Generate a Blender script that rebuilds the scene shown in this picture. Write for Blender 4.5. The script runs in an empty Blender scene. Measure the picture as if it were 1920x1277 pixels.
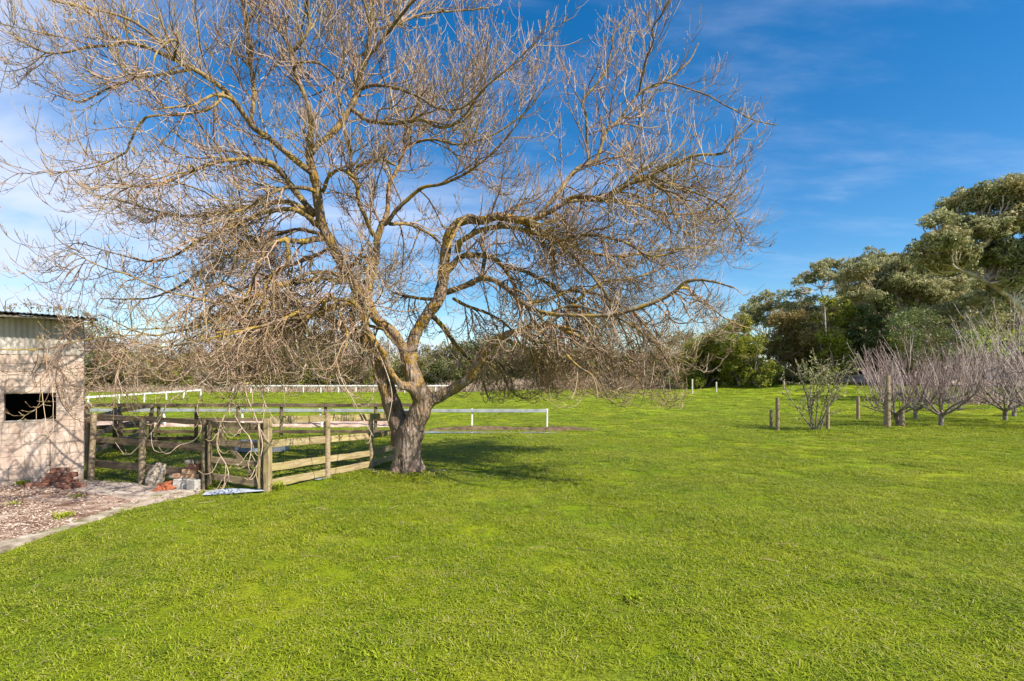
import bpy, math, random
import numpy as np
from mathutils import Vector

# ------------------------------------------------------------------ camera, light
S = bpy.context.scene
COL = S.collection
CAMH = 1.9
HZ = 705.0          # horizon row of the 1920 px wide photograph
F = 1000.0          # focal length in those pixels

cam_d = bpy.data.cameras.new('camera')
cam_d.sensor_width = 36.0
cam_d.lens = 36.0 * F / 1920.0
cam_d.shift_y = (HZ - 638.5) / 1920.0
cam_d.clip_end = 6000
cam = bpy.data.objects.new('camera', cam_d)
cam.location = (0, 0, CAMH)
cam.rotation_euler = (math.radians(90), 0, 0)
COL.objects.link(cam)
S.camera = cam

SUN = Vector((0.85, -0.53, 0.0)).normalized()
SUN_EL = math.radians(41)
SUN = Vector((SUN.x * math.cos(SUN_EL), SUN.y * math.cos(SUN_EL), math.sin(SUN_EL)))

w = bpy.data.worlds.new('World')
S.world = w
w.use_nodes = True
nt = w.node_tree
nt.nodes.clear()
N = nt.nodes.new
L = nt.links.new
out = N('ShaderNodeOutputWorld')
bg = N('ShaderNodeBackground')
bg.inputs['Strength'].default_value = 0.088
sky = N('ShaderNodeTexSky')
sky.sky_type = 'NISHITA'
sky.sun_disc = False
sky.sun_elevation = SUN_EL
sky.sun_rotation = math.atan2(SUN.x, SUN.y)
sky.air_density = 1.0
sky.dust_density = 0.25
sky.ozone_density = 2.5
hs = N('ShaderNodeHueSaturation')
hs.inputs['Saturation'].default_value = 1.42
hs.inputs['Value'].default_value = 1.0
L(sky.outputs[0], hs.inputs['Color'])
tc = N('ShaderNodeTexCoord')
sep = N('ShaderNodeSeparateXYZ')
L(tc.outputs['Generated'], sep.inputs[0])


def wm(op, a, b=None, c=None, clamp=False):
    n = N('ShaderNodeMath')
    n.operation = op
    n.use_clamp = clamp
    for i, v in enumerate((a, b, c)):
        if v is None:
            continue
        if isinstance(v, (int, float)):
            n.inputs[i].default_value = v
        else:
            L(v, n.inputs[i])
    return n.outputs[0]


zc = wm('MAXIMUM', sep.outputs['Z'], 0.0)
den = wm('ADD', zc, 0.16)
cx = wm('DIVIDE', sep.outputs['X'], den)
cy = wm('DIVIDE', sep.outputs['Y'], den)
cmb = N('ShaderNodeCombineXYZ')
L(cx, cmb.inputs[0]); L(cy, cmb.inputs[1])
mp = N('ShaderNodeMapping')
mp.inputs['Rotation'].default_value = (0, 0, math.radians(24))
mp.inputs['Scale'].default_value = (0.62, 1.25, 1.0)
mp.inputs['Location'].default_value = (3.1, 1.7, 0.0)
L(cmb.outputs[0], mp.inputs[0])
n1 = N('ShaderNodeTexNoise')
n1.inputs['Scale'].default_value = 1.15
n1.inputs['Detail'].default_value = 9
n1.inputs['Roughness'].default_value = 0.56
n1.inputs['Distortion'].default_value = 0.35
L(mp.outputs[0], n1.inputs['Vector'])
# the bank of cloud lies to the left (west) and thins towards the right
bias = wm('MULTIPLY', sep.outputs['X'], -0.30)
v = wm('ADD', n1.outputs['Fac'], bias)
mr = N('ShaderNodeMapRange')
mr.interpolation_type = 'SMOOTHSTEP'
mr.inputs['From Min'].default_value = 0.44
mr.inputs['From Max'].default_value = 0.80
mr.inputs['To Min'].default_value = 0.0
mr.inputs['To Max'].default_value = 0.85
L(v, mr.inputs['Value'])
# fine streaks over the whole sky, faint
mp2 = N('ShaderNodeMapping')
mp2.inputs['Scale'].default_value = (0.8, 1.9, 1.0)
mp2.inputs['Rotation'].default_value = (0, 0, math.radians(-12))
L(cmb.outputs[0], mp2.inputs[0])
n2 = N('ShaderNodeTexNoise')
n2.inputs['Scale'].default_value = 1.7
n2.inputs['Detail'].default_value = 7
n2.inputs['Roughness'].default_value = 0.6
L(mp2.outputs[0], n2.inputs['Vector'])
mr2 = N('ShaderNodeMapRange')
mr2.interpolation_type = 'SMOOTHSTEP'
mr2.inputs['From Min'].default_value = 0.45
mr2.inputs['From Max'].default_value = 0.85
mr2.inputs['To Min'].default_value = 0.0
mr2.inputs['To Max'].default_value = 0.24
L(n2.outputs['Fac'], mr2.inputs['Value'])
cf = wm('MAXIMUM', mr.outputs[0], mr2.outputs[0])
mix = N('ShaderNodeMix')
mix.data_type = 'RGBA'
L(cf, mix.inputs['Factor'])
L(hs.outputs[0], mix.inputs['A'])
mix.inputs['B'].default_value = (5.2, 5.7, 7.2, 1)
L(mix.outputs['Result'], bg.inputs['Color'])
L(bg.outputs[0], out.inputs['Surface'])

sd = bpy.data.lights.new('sun', 'SUN')
sd.energy = 5.0
sd.angle = math.radians(0.5)
sd.color = (1.0, 0.93, 0.82)
so = bpy.data.objects.new('sun', sd)
so.rotation_euler = SUN.to_track_quat('Z', 'Y').to_euler()
so.location = (20, -20, 30)
COL.objects.link(so)

S.view_settings.view_transform = 'Standard'
S.view_settings.look = 'None'
S.view_settings.gamma = 1
S.view_settings.use_curve_mapping = False
S.view_settings.exposure = 0.93
S.render.engine = 'CYCLES'
S.cycles.max_bounces = 6
S.cycles.transparent_max_bounces = 4

rng = np.random.default_rng(7)
random.seed(7)


# ------------------------------------------------------------------ helpers
def W(px, py, Y):
    return Vector(((px - 960) / F * Y, Y, CAMH - (py - HZ) / F * Y))


def G(px, py):
    Y = CAMH * F / (py - HZ)
    return Vector(((px - 960) / F * Y, Y, 0.0))


def sstep(a, b, x):
    t = np.clip((np.asarray(x, float) - a) / (b - a), 0, 1)
    return t * t * (3 - 2 * t)


def gz(x, y):
    x = np.asarray(x, float); y = np.asarray(y, float)
    r = 1.25 * sstep(14, 34, x) * sstep(34, 62, y)
    r = r + 0.35 * sstep(40, 62, y) * sstep(-8, 6, x) * (1 - sstep(14, 34, x))
    und = 0.022 * np.sin(x * 0.9 + 1.3 * np.sin(y * 0.35)) * np.sin(y * 0.62 + 0.8) + 0.012 * np.sin(x * 2.3 + y * 1.1)
    r = r + und * sstep(-1.5, 0.5, x) * (1 - sstep(25, 40, y))
    return r


def link(o, parent=None):
    COL.objects.link(o)
    if parent is not None:
        o.parent = parent
    return o


def np_mesh(name, verts, faces, smooth=False):
    """verts (n,3); faces: list of arrays (m,k)"""
    me = bpy.data.meshes.new(name)
    verts = np.ascontiguousarray(verts, dtype=np.float32)
    if not isinstance(faces, list):
        faces = [faces]
    me.vertices.add(len(verts))
    me.vertices.foreach_set('co', verts.ravel())
    loops = np.concatenate([np.asarray(f, dtype=np.int32).ravel() for f in faces])
    counts = np.concatenate([np.full(len(f), np.asarray(f).shape[1], dtype=np.int32) for f in faces])
    starts = np.concatenate([[0], np.cumsum(counts)[:-1]]).astype(np.int32)
    me.loops.add(len(loops))
    me.loops.foreach_set('vertex_index', loops)
    me.polygons.add(len(counts))
    me.polygons.foreach_set('loop_start', starts)
    me.polygons.foreach_set('loop_total', counts)
    me.polygons.foreach_set('use_smooth', np.full(len(counts), smooth, dtype=bool))
    me.update(calc_edges=True)
    return me


def vcol(me, arr, name='rnd'):
    a = me.attributes.new(name, 'FLOAT', 'POINT')
    a.data.foreach_set('value', np.ascontiguousarray(arr, dtype=np.float32))


def obj(name, me, mat, parent=None, label=None, cat=None, group=None, kind=None):
    o = bpy.data.objects.new(name, me)
    if mat is not None and me is not None and not me.materials:
        me.materials.append(mat)
    link(o, parent)
    if label: o['label'] = label
    if cat: o['category'] = cat
    if group: o['group'] = group
    if kind: o['kind'] = kind
    return o


def thing(name, loc, label, cat, group=None):
    o = bpy.data.objects.new(name, None)
    o.location = loc
    o.empty_display_size = 0.2
    link(o)
    o['label'] = label
    o['category'] = cat
    if group: o['group'] = group
    return o


def box_np(c, ux, uy, uz, jit=0.0, r=None):
    """box with centre c and half axes; chamfered along nothing, 8 verts"""
    c = np.array(c, float); ux = np.array(ux, float); uy = np.array(uy, float); uz = np.array(uz, float)
    V = []
    for a in (-1, 1):
        for b in (-1, 1):
            for d in (-1, 1):
                V.append(c + a * ux + b * uy + d * uz)
    V = np.array(V)
    if jit and r is not None:
        V = V + r.normal(0, jit, V.shape)
    Fc = np.array([[0, 1, 3, 2], [4, 6, 7, 5], [0, 4, 5, 1], [2, 3, 7, 6], [0, 2, 6, 4], [1, 5, 7, 3]])
    return V, Fc


def bev_box(name, hx, hy, hz, bev=0.006, jit=0.0, seed=0):
    """chamfered box centred at origin built with bmesh"""
    import bmesh
    r = np.random.default_rng(seed)
    bm = bmesh.new()
    bmesh.ops.create_cube(bm, size=2)
    for vv in bm.verts:
        vv.co.x = vv.co.x * hx + r.normal(0, jit)
        vv.co.y = vv.co.y * hy + r.normal(0, jit)
        vv.co.z = vv.co.z * hz + r.normal(0, jit)
    bmesh.ops.bevel(bm, geom=bm.edges[:], offset=bev, segments=1, affect='EDGES', profile=0.5)
    me = bpy.data.meshes.new(name)
    bm.to_mesh(me); bm.free()
    return me


def tubes(P, R, k=3, cap=True):
    """P (B,N,3), R (B,N) -> verts, faces"""
    B, Nn, _ = P.shape
    T = np.zeros_like(P)
    T[:, 1:-1] = P[:, 2:] - P[:, :-2]
    T[:, 0] = P[:, 1] - P[:, 0]
    T[:, -1] = P[:, -1] - P[:, -2]
    T /= np.linalg.norm(T, axis=2, keepdims=True) + 1e-9
    mean = P[:, -1] - P[:, 0]
    mean /= np.linalg.norm(mean, axis=1, keepdims=True) + 1e-9
    ref = np.where(np.abs(mean[:, 2:3]) > 0.8, np.array([[1.0, 0.2, 0.1]]), np.array([[0.1, 0.1, 1.0]]))
    ref = ref[:, None, :]
    X = np.cross(T, np.broadcast_to(ref, T.shape))
    X /= np.linalg.norm(X, axis=2, keepdims=True) + 1e-9
    Y = np.cross(T, X)
    a = np.arange(k) * 2 * np.pi / k
    V = P[:, :, None, :] + R[:, :, None, None] * (np.cos(a)[None, None, :, None] * X[:, :, None, :] + np.sin(a)[None, None, :, None] * Y[:, :, None, :])
    V = V.reshape(-1, 3)
    idx = np.arange(B * Nn * k).reshape(B, Nn, k)
    q = np.stack([idx[:, :-1], np.roll(idx[:, :-1], -1, 2), np.roll(idx[:, 1:], -1, 2), idx[:, 1:]], -1).reshape(-1, 4)
    faces = [q]
    if cap and k > 3:
        faces.append(idx[:, -1].reshape(-1, k))
        faces.append(idx[:, 0, ::-1].reshape(-1, k))
    return V, faces


def smooth_path(pts, step):
    """pts list of (x,y,z,r) -> dense catmull-rom array"""
    p = np.array(pts, float)
    if len(p) < 2:
        return p
    q = np.vstack([2 * p[0] - p[1], p, 2 * p[-1] - p[-2]])
    outp = []
    for i in range(1, len(q) - 2):
        n = max(2, int(np.linalg.norm(q[i + 1, :3] - q[i, :3]) / step))
        for j in range(n):
            t = j / n
            a, b, c, d = q[i - 1], q[i], q[i + 1], q[i + 2]
            outp.append(0.5 * ((2 * b) + (-a + c) * t + (2 * a - 5 * b + 4 * c - d) * t * t + (-a + 3 * b - 3 * c + d) * t ** 3))
    outp.append(p[-1])
    return np.array(outp)


# ------------------------------------------------------------------ materials
def new_mat(name):
    m = bpy.data.materials.new(name)
    m.use_nodes = True
    t = m.node_tree
    b = t.nodes['Principled BSDF']
    b.inputs['Specular IOR Level'].default_value = 0.25
    return m, t, b


def ramp(t, fac, stops):
    r = t.nodes.new('ShaderNodeValToRGB')
    e = r.color_ramp.elements
    e[0].position, e[0].color = stops[0][0], (*stops[0][1], 1)
    e[1].position, e[1].color = stops[-1][0], (*stops[-1][1], 1)
    for p, c in stops[1:-1]:
        x = e.new(p); x.color = (*c, 1)
    t.links.new(fac, r.inputs[0])
    return r.outputs[0]


def noise(t, scale, detail=4, rough=0.55, vec=None, mscale=None, dist=0.0):
    n = t.nodes.new('ShaderNodeTexNoise')
    n.inputs['Scale'].default_value = scale
    n.inputs['Detail'].default_value = detail
    n.inputs['Roughness'].default_value = rough
    n.inputs['Distortion'].default_value = dist
    if vec is None:
        g = t.nodes.new('ShaderNodeNewGeometry')
        vec = g.outputs['Position']
    if mscale is not None:
        m = t.nodes.new('ShaderNodeMapping')
        m.inputs['Scale'].default_value = mscale
        t.links.new(vec, m.inputs[0])
        vec = m.outputs[0]
    t.links.new(vec, n.inputs['Vector'])
    return n.outputs['Fac']


def mixc(t, fac, a, b, mode='MIX'):
    m = t.nodes.new('ShaderNodeMix')
    m.data_type = 'RGBA'
    m.blend_type = mode
    for s, v in (('Factor', fac), ('A', a), ('B', b)):
        if isinstance(v, (int, float)):
            m.inputs[s].default_value = v
        elif isinstance(v, tuple):
            m.inputs[s].default_value = (*v, 1)
        else:
            t.links.new(v, m.inputs[s])
    return m.outputs['Result']


def mrange(t, v, a, b, c=0.0, d=1.0):
    m = t.nodes.new('ShaderNodeMapRange')
    m.inputs['From Min'].default_value = a
    m.inputs['From Max'].default_value = b
    m.inputs['To Min'].default_value = c
    m.inputs['To Max'].default_value = d
    t.links.new(v, m.inputs['Value'])
    return m.outputs[0]


def bump(t, b, h, strength=0.5, dist=0.02):
    n = t.nodes.new('ShaderNodeBump')
    n.inputs['Strength'].default_value = strength
    n.inputs['Distance'].default_value = dist
    t.links.new(h, n.inputs['Height'])
    t.links.new(n.outputs[0], b.inputs['Normal'])


def attr(t, name='rnd'):
    a = t.nodes.new('ShaderNodeAttribute')
    a.attribute_name = name
    return a.outputs['Fac']


def objco(t):
    c = t.nodes.new('ShaderNodeTexCoord')
    return c.outputs['Object']


# bark of trunk and stems
def bark_mat():
    m, t, b = new_mat('ash_bark')
    v = objco(t)
    n_a = noise(t, 9, 7, 0.62, v, (1, 1, 0.28), 0.4)
    n_b = noise(t, 2.2, 5, 0.6, v)
    base = ramp(t, n_a, [(0.32, (0.035, 0.024, 0.017)), (0.46, (0.16, 0.115, 0.085)), (0.60, (0.33, 0.25, 0.195)), (0.74, (0.48, 0.385, 0.31))])
    base = mixc(t, mrange(t, n_b, 0.42, 0.64), base, (0.21, 0.14, 0.10))
    # orange lichen, thickest on the limbs above the fork
    lich = noise(t, 5.5, 6, 0.65, v)
    sp = t.nodes.new('ShaderNodeSeparateXYZ')
    t.links.new(v, sp.inputs[0])
    hz_ = mrange(t, sp.outputs['Z'], 0.9, 2.3)
    mm = t.nodes.new('ShaderNodeMath'); mm.operation = 'MULTIPLY'
    t.links.new(mrange(t, lich, 0.46, 0.58), mm.inputs[0]); t.links.new(hz_, mm.inputs[1])
    base = mixc(t, mm.outputs[0], base, mixc(t, n_a, (0.36, 0.17, 0.012), (0.24, 0.18, 0.03)))
    t.links.new(base, b.inputs['Base Color'])
    b.inputs['Roughness'].default_value = 0.9
    vo = t.nodes.new('ShaderNodeTexVoronoi')
    vo.inputs['Scale'].default_value = 24
    mpn = t.nodes.new('ShaderNodeMapping'); mpn.inputs['Scale'].default_value = (1, 1, 0.3)
    t.links.new(v, mpn.inputs[0]); t.links.new(mpn.outputs[0], vo.inputs['Vector'])
    ad = t.nodes.new('ShaderNodeMath'); ad.operation = 'ADD'
    t.links.new(vo.outputs['Distance'], ad.inputs[0]); t.links.new(n_a, ad.inputs[1])
    bump(t, b, ad.outputs[0], 1.0, 0.03)
    return m


def limb_mat():
    m, t, b = new_mat('ash_limb_bark')
    n_a = noise(t, 16, 5, 0.6)
    n_b = noise(t, 3.0, 5, 0.65)
    base = ramp(t, n_a, [(0.32, (0.045, 0.03, 0.02)), (0.5, (0.14, 0.10, 0.066)), (0.68, (0.29, 0.215, 0.15))])
    gp_ = t.nodes.new('ShaderNodeNewGeometry'); sz_ = t.nodes.new('ShaderNodeSeparateXYZ')
    t.links.new(gp_.outputs['Position'], sz_.inputs[0])
    lf = t.nodes.new('ShaderNodeMath'); lf.operation = 'MULTIPLY'
    t.links.new(mrange(t, n_b, 0.46, 0.58, 0, 0.9), lf.inputs[0]); t.links.new(mrange(t, sz_.outputs['Z'], 4.2, 7.5, 1.0, 0.35), lf.inputs[1])
    base = mixc(t, lf.outputs[0], base, mixc(t, n_a, (0.40, 0.22, 0.012), (0.30, 0.24, 0.05)))
    t.links.new(base, b.inputs['Base Color'])
    b.inputs['Roughness'].default_value = 0.9
    bump(t, b, n_a, 0.6, 0.01)
    return m


def twig_mat(name, lo, mid, hi, lichen=0.35, sc=1.1):
    m, t, b = new_mat(name)
    r = attr(t)
    base = ramp(t, r, [(0.0, lo), (0.5, mid), (1.0, hi)])
    n_b = noise(t, sc, 4, 0.7)
    base = mixc(t, mrange(t, n_b, 0.5, 0.66, 0, lichen), base, (0.36, 0.28, 0.07))
    t.links.new(base, b.inputs['Base Color'])
    b.inputs['Roughness'].default_value = 0.75
    return m


def leaf_mat(name, cols, trans=0.35, rough=0.55, spec=0.3, brown=None, bamt=0.3, bscale=0.35):
    m, t, b = new_mat(name)
    b.inputs['Specular IOR Level'].default_value = spec
    r = attr(t)
    stops = [(i / (len(cols) - 1), c) for i, c in enumerate(cols)]
    base = ramp(t, r, stops)
    nn = noise(t, 1.3, 3, 0.6)
    base = mixc(t, mrange(t, nn, 0.4, 0.65, 0, 0.35), base, cols[0])
    if brown is not None:
        nb = noise(t, bscale, 4, 0.65)
        base = mixc(t, mrange(t, nb, 0.5, 0.62, 0, bamt), base, brown)
    t.links.new(base, b.inputs['Base Color'])
    b.inputs['Roughness'].default_value = rough
    tr = t.nodes.new('ShaderNodeBsdfTranslucent')
    t.links.new(base, tr.inputs[0])
    mx = t.nodes.new('ShaderNodeMixShader')
    mx.inputs[0].default_value = trans
    t.links.new(b.outputs[0], mx.inputs[1]); t.links.new(tr.outputs[0], mx.inputs[2])
    t.links.new(mx.outputs[0], t.nodes['Material Output'].inputs['Surface'])
    return m


def lawn_colour(t, blade=False):
    """colour of the sward, shared by soil sheet and blades so they agree"""
    a = noise(t, 0.55, 5, 0.62)
    b_ = noise(t, 2.6, 4, 0.6)
    c = noise(t, 0.12, 3, 0.5)
    col = ramp(t, a, [(0.30, (0.15, 0.25, 0.006)), (0.48, (0.25, 0.325, 0.008)), (0.62, (0.34, 0.385, 0.014)), (0.75, (0.42, 0.42, 0.04))])
    col = mixc(t, mrange(t, b_, 0.52, 0.68, 0, 0.55), col, (0.12, 0.215, 0.01))
    col = mixc(t, mrange(t, c, 0.45, 0.62, 0, 0.5), col, (0.17, 0.265, 0.012))
    e = noise(t, 0.28, 4, 0.6, None, (1.0, 1.6, 1))
    col = mixc(t, mrange(t, e, 0.50, 0.66, 0, 0.55), col, (0.40, 0.40, 0.05))
    e2 = noise(t, 0.42, 5, 0.6, None, (1.3, 0.8, 1))
    col = mixc(t, mrange(t, e2, 0.54, 0.68, 0, 0.6), col, (0.11, 0.19, 0.01))
    g = t.nodes.new('ShaderNodeNewGeometry')
    d = noise(t, 1.05, 6, 0.72, g.outputs['Position'], (0.7, 1.25, 1))
    col = mixc(t, mrange(t, d, 0.58, 0.70, 0, 0.65), col, (0.40, 0.33, 0.10))
    return col


def lawn_mat():
    m, t, b = new_mat('lawn_sward')
    col = lawn_colour(t)
    f1 = noise(t, 38, 5, 0.75)
    f2 = noise(t, 9, 5, 0.7)
    col = mixc(t, mrange(t, f1, 0.35, 0.6, 0.75, 0.0), col, (0.03, 0.045, 0.012))
    col = mixc(t, mrange(t, f2, 0.35, 0.5, 0.4, 0.0), col, (0.05, 0.08, 0.012))
    t.links.new(col, b.inputs['Base Color'])
    b.inputs['Roughness'].default_value = 0.9
    b.inputs['Specular IOR Level'].default_value = 0.05
    bump(t, b, f1, 0.9, 0.04)
    return m


def grass_mat():
    m, t, b = new_mat('grass_blade')
    col = lawn_colour(t)
    r = attr(t)
    oi = t.nodes.new('ShaderNodeObjectInfo')
    col = mixc(t, mrange(t, r, 0.0, 1.0, 0.0, 0.65), col, (0.38, 0.42, 0.035))
    dead = mrange(t, r, 0.92, 0.95)
    col = mixc(t, dead, col, (0.50, 0.42, 0.20))
    lo = mrange(t, r, 0.0, 0.42, 0.85, 0.0)
    col = mixc(t, lo, col, (0.045, 0.075, 0.015))
    t.links.new(col, b.inputs['Base Color'])
    b.inputs['Roughness'].default_value = 0.5
    b.inputs['Specular IOR Level'].default_value = 0.12
    tr = t.nodes.new('ShaderNodeBsdfTranslucent')
    t.links.new(col, tr.inputs[0])
    mx = t.nodes.new('ShaderNodeMixShader'); mx.inputs[0].default_value = 0.35
    t.links.new(b.outputs[0], mx.inputs[1]); t.links.new(tr.outputs[0], mx.inputs[2])
    t.links.new(mx.outputs[0], t.nodes['Material Output'].inputs['Surface'])
    return m


def noisy_mat(name, stops, scale=8, mscale=None, rough=0.85, bstr=0.4, bdist=0.01, detail=6, second=None, local=True, nrough=0.62):
    m, t, b = new_mat(name)
    v = objco(t) if local else None
    if local:
        oi = t.nodes.new('ShaderNodeObjectInfo')
        va = t.nodes.new('ShaderNodeVectorMath'); va.operation = 'ADD'
        sc_ = t.nodes.new('ShaderNodeMath'); sc_.operation = 'MULTIPLY'; sc_.inputs[1].default_value = 37.0
        t.links.new(oi.outputs['Random'], sc_.inputs[0])
        t.links.new(v, va.inputs[0]); t.links.new(sc_.outputs[0], va.inputs[1])
        v = va.outputs[0]
    n_a = noise(t, scale, detail, nrough, v, mscale)
    col = ramp(t, n_a, stops)
    if second:
        n_b = noise(t, second[0], 5, 0.65, v)
        col = mixc(t, mrange(t, n_b, second[1], second[2], 0, second[4] if len(second) > 4 else 1), col, second[3])
    t.links.new(col, b.inputs['Base Color'])
    b.inputs['Roughness'].default_value = rough
    bump(t, b, n_a, bstr, bdist)
    return m


M = {}
M['bark'] = bark_mat()
M['limb'] = limb_mat()
M['twig'] = twig_mat('ash_twig', (0.075, 0.04, 0.024), (0.30, 0.19, 0.125), (0.56, 0.43, 0.33), 0.5, 0.9)
M['bud'] = twig_mat('ash_bud', (0.20, 0.10, 0.06), (0.34, 0.22, 0.08), (0.42, 0.38, 0.10), 0.3, 1.5)
M['fruit_bark'] = noisy_mat('fruit_tree_bark', [(0.35, (0.06, 0.045, 0.035)), (0.5, (0.19, 0.15, 0.125)), (0.68, (0.38, 0.32, 0.29))], 22, None, 0.85, 0.5, 0.01, local=False)
M['fruit_twig'] = twig_mat('fruit_tree_shoot', (0.07, 0.035, 0.028), (0.23, 0.15, 0.135), (0.54, 0.45, 0.42), 0.0)
M['euc_bark'] = noisy_mat('gum_bark', [(0.35, (0.20, 0.14, 0.10)), (0.5, (0.42, 0.34, 0.27)), (0.66, (0.62, 0.55, 0.47))], 1.6, None, 0.7, 0.3, 0.02, local=False)
M['dark_bark'] = noisy_mat('scrub_bark', [(0.35, (0.09, 0.06, 0.04)), (0.5, (0.21, 0.15, 0.11)), (0.66, (0.33, 0.25, 0.19))], 2.6, None, 0.85, 0.3, 0.02, local=False)
M['euc'] = leaf_mat('gum_leaves', [(0.09, 0.11, 0.03), (0.26, 0.27, 0.10), (0.43, 0.41, 0.21), (0.60, 0.56, 0.36)], 0.35, 0.5, 0.25, (0.40, 0.29, 0.11), 0.5)
M['tea'] = leaf_mat('tea_tree_leaves', [(0.06, 0.09, 0.014), (0.18, 0.215, 0.022), (0.35, 0.35, 0.04), (0.48, 0.45, 0.07)], 0.3, 0.6, 0.2, (0.26, 0.18, 0.06), 0.4)
M['teab'] = leaf_mat('tea_tree_dry_leaves', [(0.10, 0.08, 0.025), (0.24, 0.18, 0.06), (0.38, 0.28, 0.11), (0.44, 0.34, 0.15)], 0.3, 0.6, 0.2, (0.16, 0.20, 0.03), 0.6)
M['darkleaf'] = leaf_mat('dark_shrub_leaves', [(0.05, 0.075, 0.02), (0.12, 0.155, 0.04), (0.23, 0.26, 0.08)], 0.3, 0.5, 0.3, (0.20, 0.14, 0.06), 0.5)
M['brightleaf'] = leaf_mat('bright_shrub_leaves', [(0.14, 0.20, 0.016), (0.28, 0.36, 0.03), (0.40, 0.46, 0.06)], 0.35, 0.5, 0.3)
M['scrubleaf'] = leaf_mat('scrub_leaves', [(0.08, 0.08, 0.025), (0.19, 0.17, 0.055), (0.31, 0.27, 0.10)], 0.3, 0.6, 0.2, (0.28, 0.21, 0.12), 0.7, 0.25)
M['mauvetwig'] = twig_mat('bare_scrub_twigs', (0.16, 0.11, 0.08), (0.32, 0.23, 0.185), (0.46, 0.36, 0.30), 0.4, 0.3)
M['shrubleaf'] = leaf_mat('small_tree_leaves', [(0.24, 0.16, 0.10), (0.26, 0.29, 0.07), (0.42, 0.43, 0.17), (0.58, 0.52, 0.34)], 0.3, 0.6, 0.2)
M['dry'] = twig_mat('dry_grass', (0.20, 0.13, 0.09), (0.38, 0.27, 0.20), (0.52, 0.42, 0.33), 0.0)
M['lawn'] = lawn_mat()
M['grass'] = grass_mat()


def wood_mat(name, lo, mid, hi, moss=0.5, mosscol=(0.22, 0.22, 0.06)):
    m, t, b = new_mat(name)
    v = objco(t)
    oi = t.nodes.new('ShaderNodeObjectInfo')
    sc_ = t.nodes.new('ShaderNodeMath'); sc_.operation = 'MULTIPLY'; sc_.inputs[1].default_value = 53.0
    t.links.new(oi.outputs['Random'], sc_.inputs[0])
    va = t.nodes.new('ShaderNodeVectorMath'); va.operation = 'ADD'
    t.links.new(v, va.inputs[0]); t.links.new(sc_.outputs[0], va.inputs[1])
    g = noise(t, 30, 6, 0.65, va.outputs[0], (0.09, 1, 1), 0.6)
    k = noise(t, 3.2, 5, 0.65, va.outputs[0])
    col = ramp(t, g, [(0.32, lo), (0.5, mid), (0.68, hi)])
    col = mixc(t, mrange(t, k, 0.48, 0.62, 0, moss), col, mosscol)
    hv = mixc(t, mrange(t, oi.outputs['Random'], 0, 1, 0.0, 0.35), col, (0.10, 0.075, 0.05))
    t.links.new(hv, b.inputs['Base Color'])
    b.inputs['Roughness'].default_value = 0.85
    bump(t, b, g, 0.6, 0.006)
    return m


M['wood_light'] = wood_mat('weathered_pale_timber', (0.17, 0.12, 0.06), (0.38, 0.29, 0.15), (0.52, 0.43, 0.25), 0.7, (0.30, 0.25, 0.07))
M['wood_dark'] = wood_mat('weathered_dark_timber', (0.06, 0.042, 0.026), (0.19, 0.135, 0.085), (0.32, 0.24, 0.16), 0.5, (0.19, 0.16, 0.06))
M['wood_post'] = wood_mat('round_post_timber', (0.13, 0.09, 0.05), (0.30, 0.22, 0.14), (0.44, 0.35, 0.24), 0.5, (0.27, 0.22, 0.09))
M['white'] = noisy_mat('white_rail_paint', [(0.3, (0.50, 0.49, 0.45)), (0.55, (0.76, 0.76, 0.75))], 3.5, None, 0.5, 0.1, 0.003)
M['paleposts'] = noisy_mat('bleached_post', [(0.3, (0.30, 0.26, 0.21)), (0.6, (0.52, 0.47, 0.40))], 6, None, 0.85, 0.2, 0.003)
M['greyrail'] = noisy_mat('blue_grey_rail_board', [(0.3, (0.24, 0.26, 0.27)), (0.6, (0.40, 0.43, 0.45))], 3.5, None, 0.5, 0.1, 0.003)  # near rail boards: bluer and darker grey than their white posts
M['block'] = noisy_mat('rendered_block', [(0.30, (0.34, 0.245, 0.185)), (0.45, (0.44, 0.335, 0.265)), (0.6, (0.52, 0.41, 0.335)), (0.72, (0.62, 0.53, 0.45))], 5, (1, 1, 0.6), 0.9, 0.25, 0.004, 7, (1.7, 0.5, 0.7, (0.36, 0.25, 0.20), 0.4), local=False)
M['mortar'] = noisy_mat('mortar', [(0.3, (0.22, 0.16, 0.13)), (0.7, (0.36, 0.28, 0.23))], 20, None, 0.95, 0.5, 0.006, local=False)
M['corr'] = noisy_mat('painted_corrugated_iron', [(0.3, (0.30, 0.26, 0.22)), (0.6, (0.48, 0.43, 0.37))], 4, (1, 1, 0.2), 0.6, 0.05, 0.002, local=False)
M['galv'] = noisy_mat('galvanised_roof_iron', [(0.3, (0.045, 0.042, 0.04)), (0.6, (0.10, 0.095, 0.09))], 4, None, 0.7, 0.05, 0.002, local=False)
M['rafter'] = wood_mat('rafter_timber', (0.10, 0.08, 0.06), (0.20, 0.17, 0.13), (0.30, 0.26, 0.2), 0.2)
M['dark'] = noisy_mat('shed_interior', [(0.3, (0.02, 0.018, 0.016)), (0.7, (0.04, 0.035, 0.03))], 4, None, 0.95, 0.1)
M['brick'] = noisy_mat('old_brick', [(0.3, (0.10, 0.04, 0.026)), (0.5, (0.20, 0.085, 0.055)), (0.7, (0.30, 0.15, 0.10))], 14, None, 0.9, 0.5, 0.005, 6, (5, 0.5, 0.65, (0.30, 0.24, 0.19), 0.6))
M['brick_pale'] = noisy_mat('mortared_brick', [(0.3, (0.20, 0.09, 0.045)), (0.5, (0.36, 0.21, 0.12)), (0.7, (0.50, 0.38, 0.26))], 12, None, 0.9, 0.5, 0.005)
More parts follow.
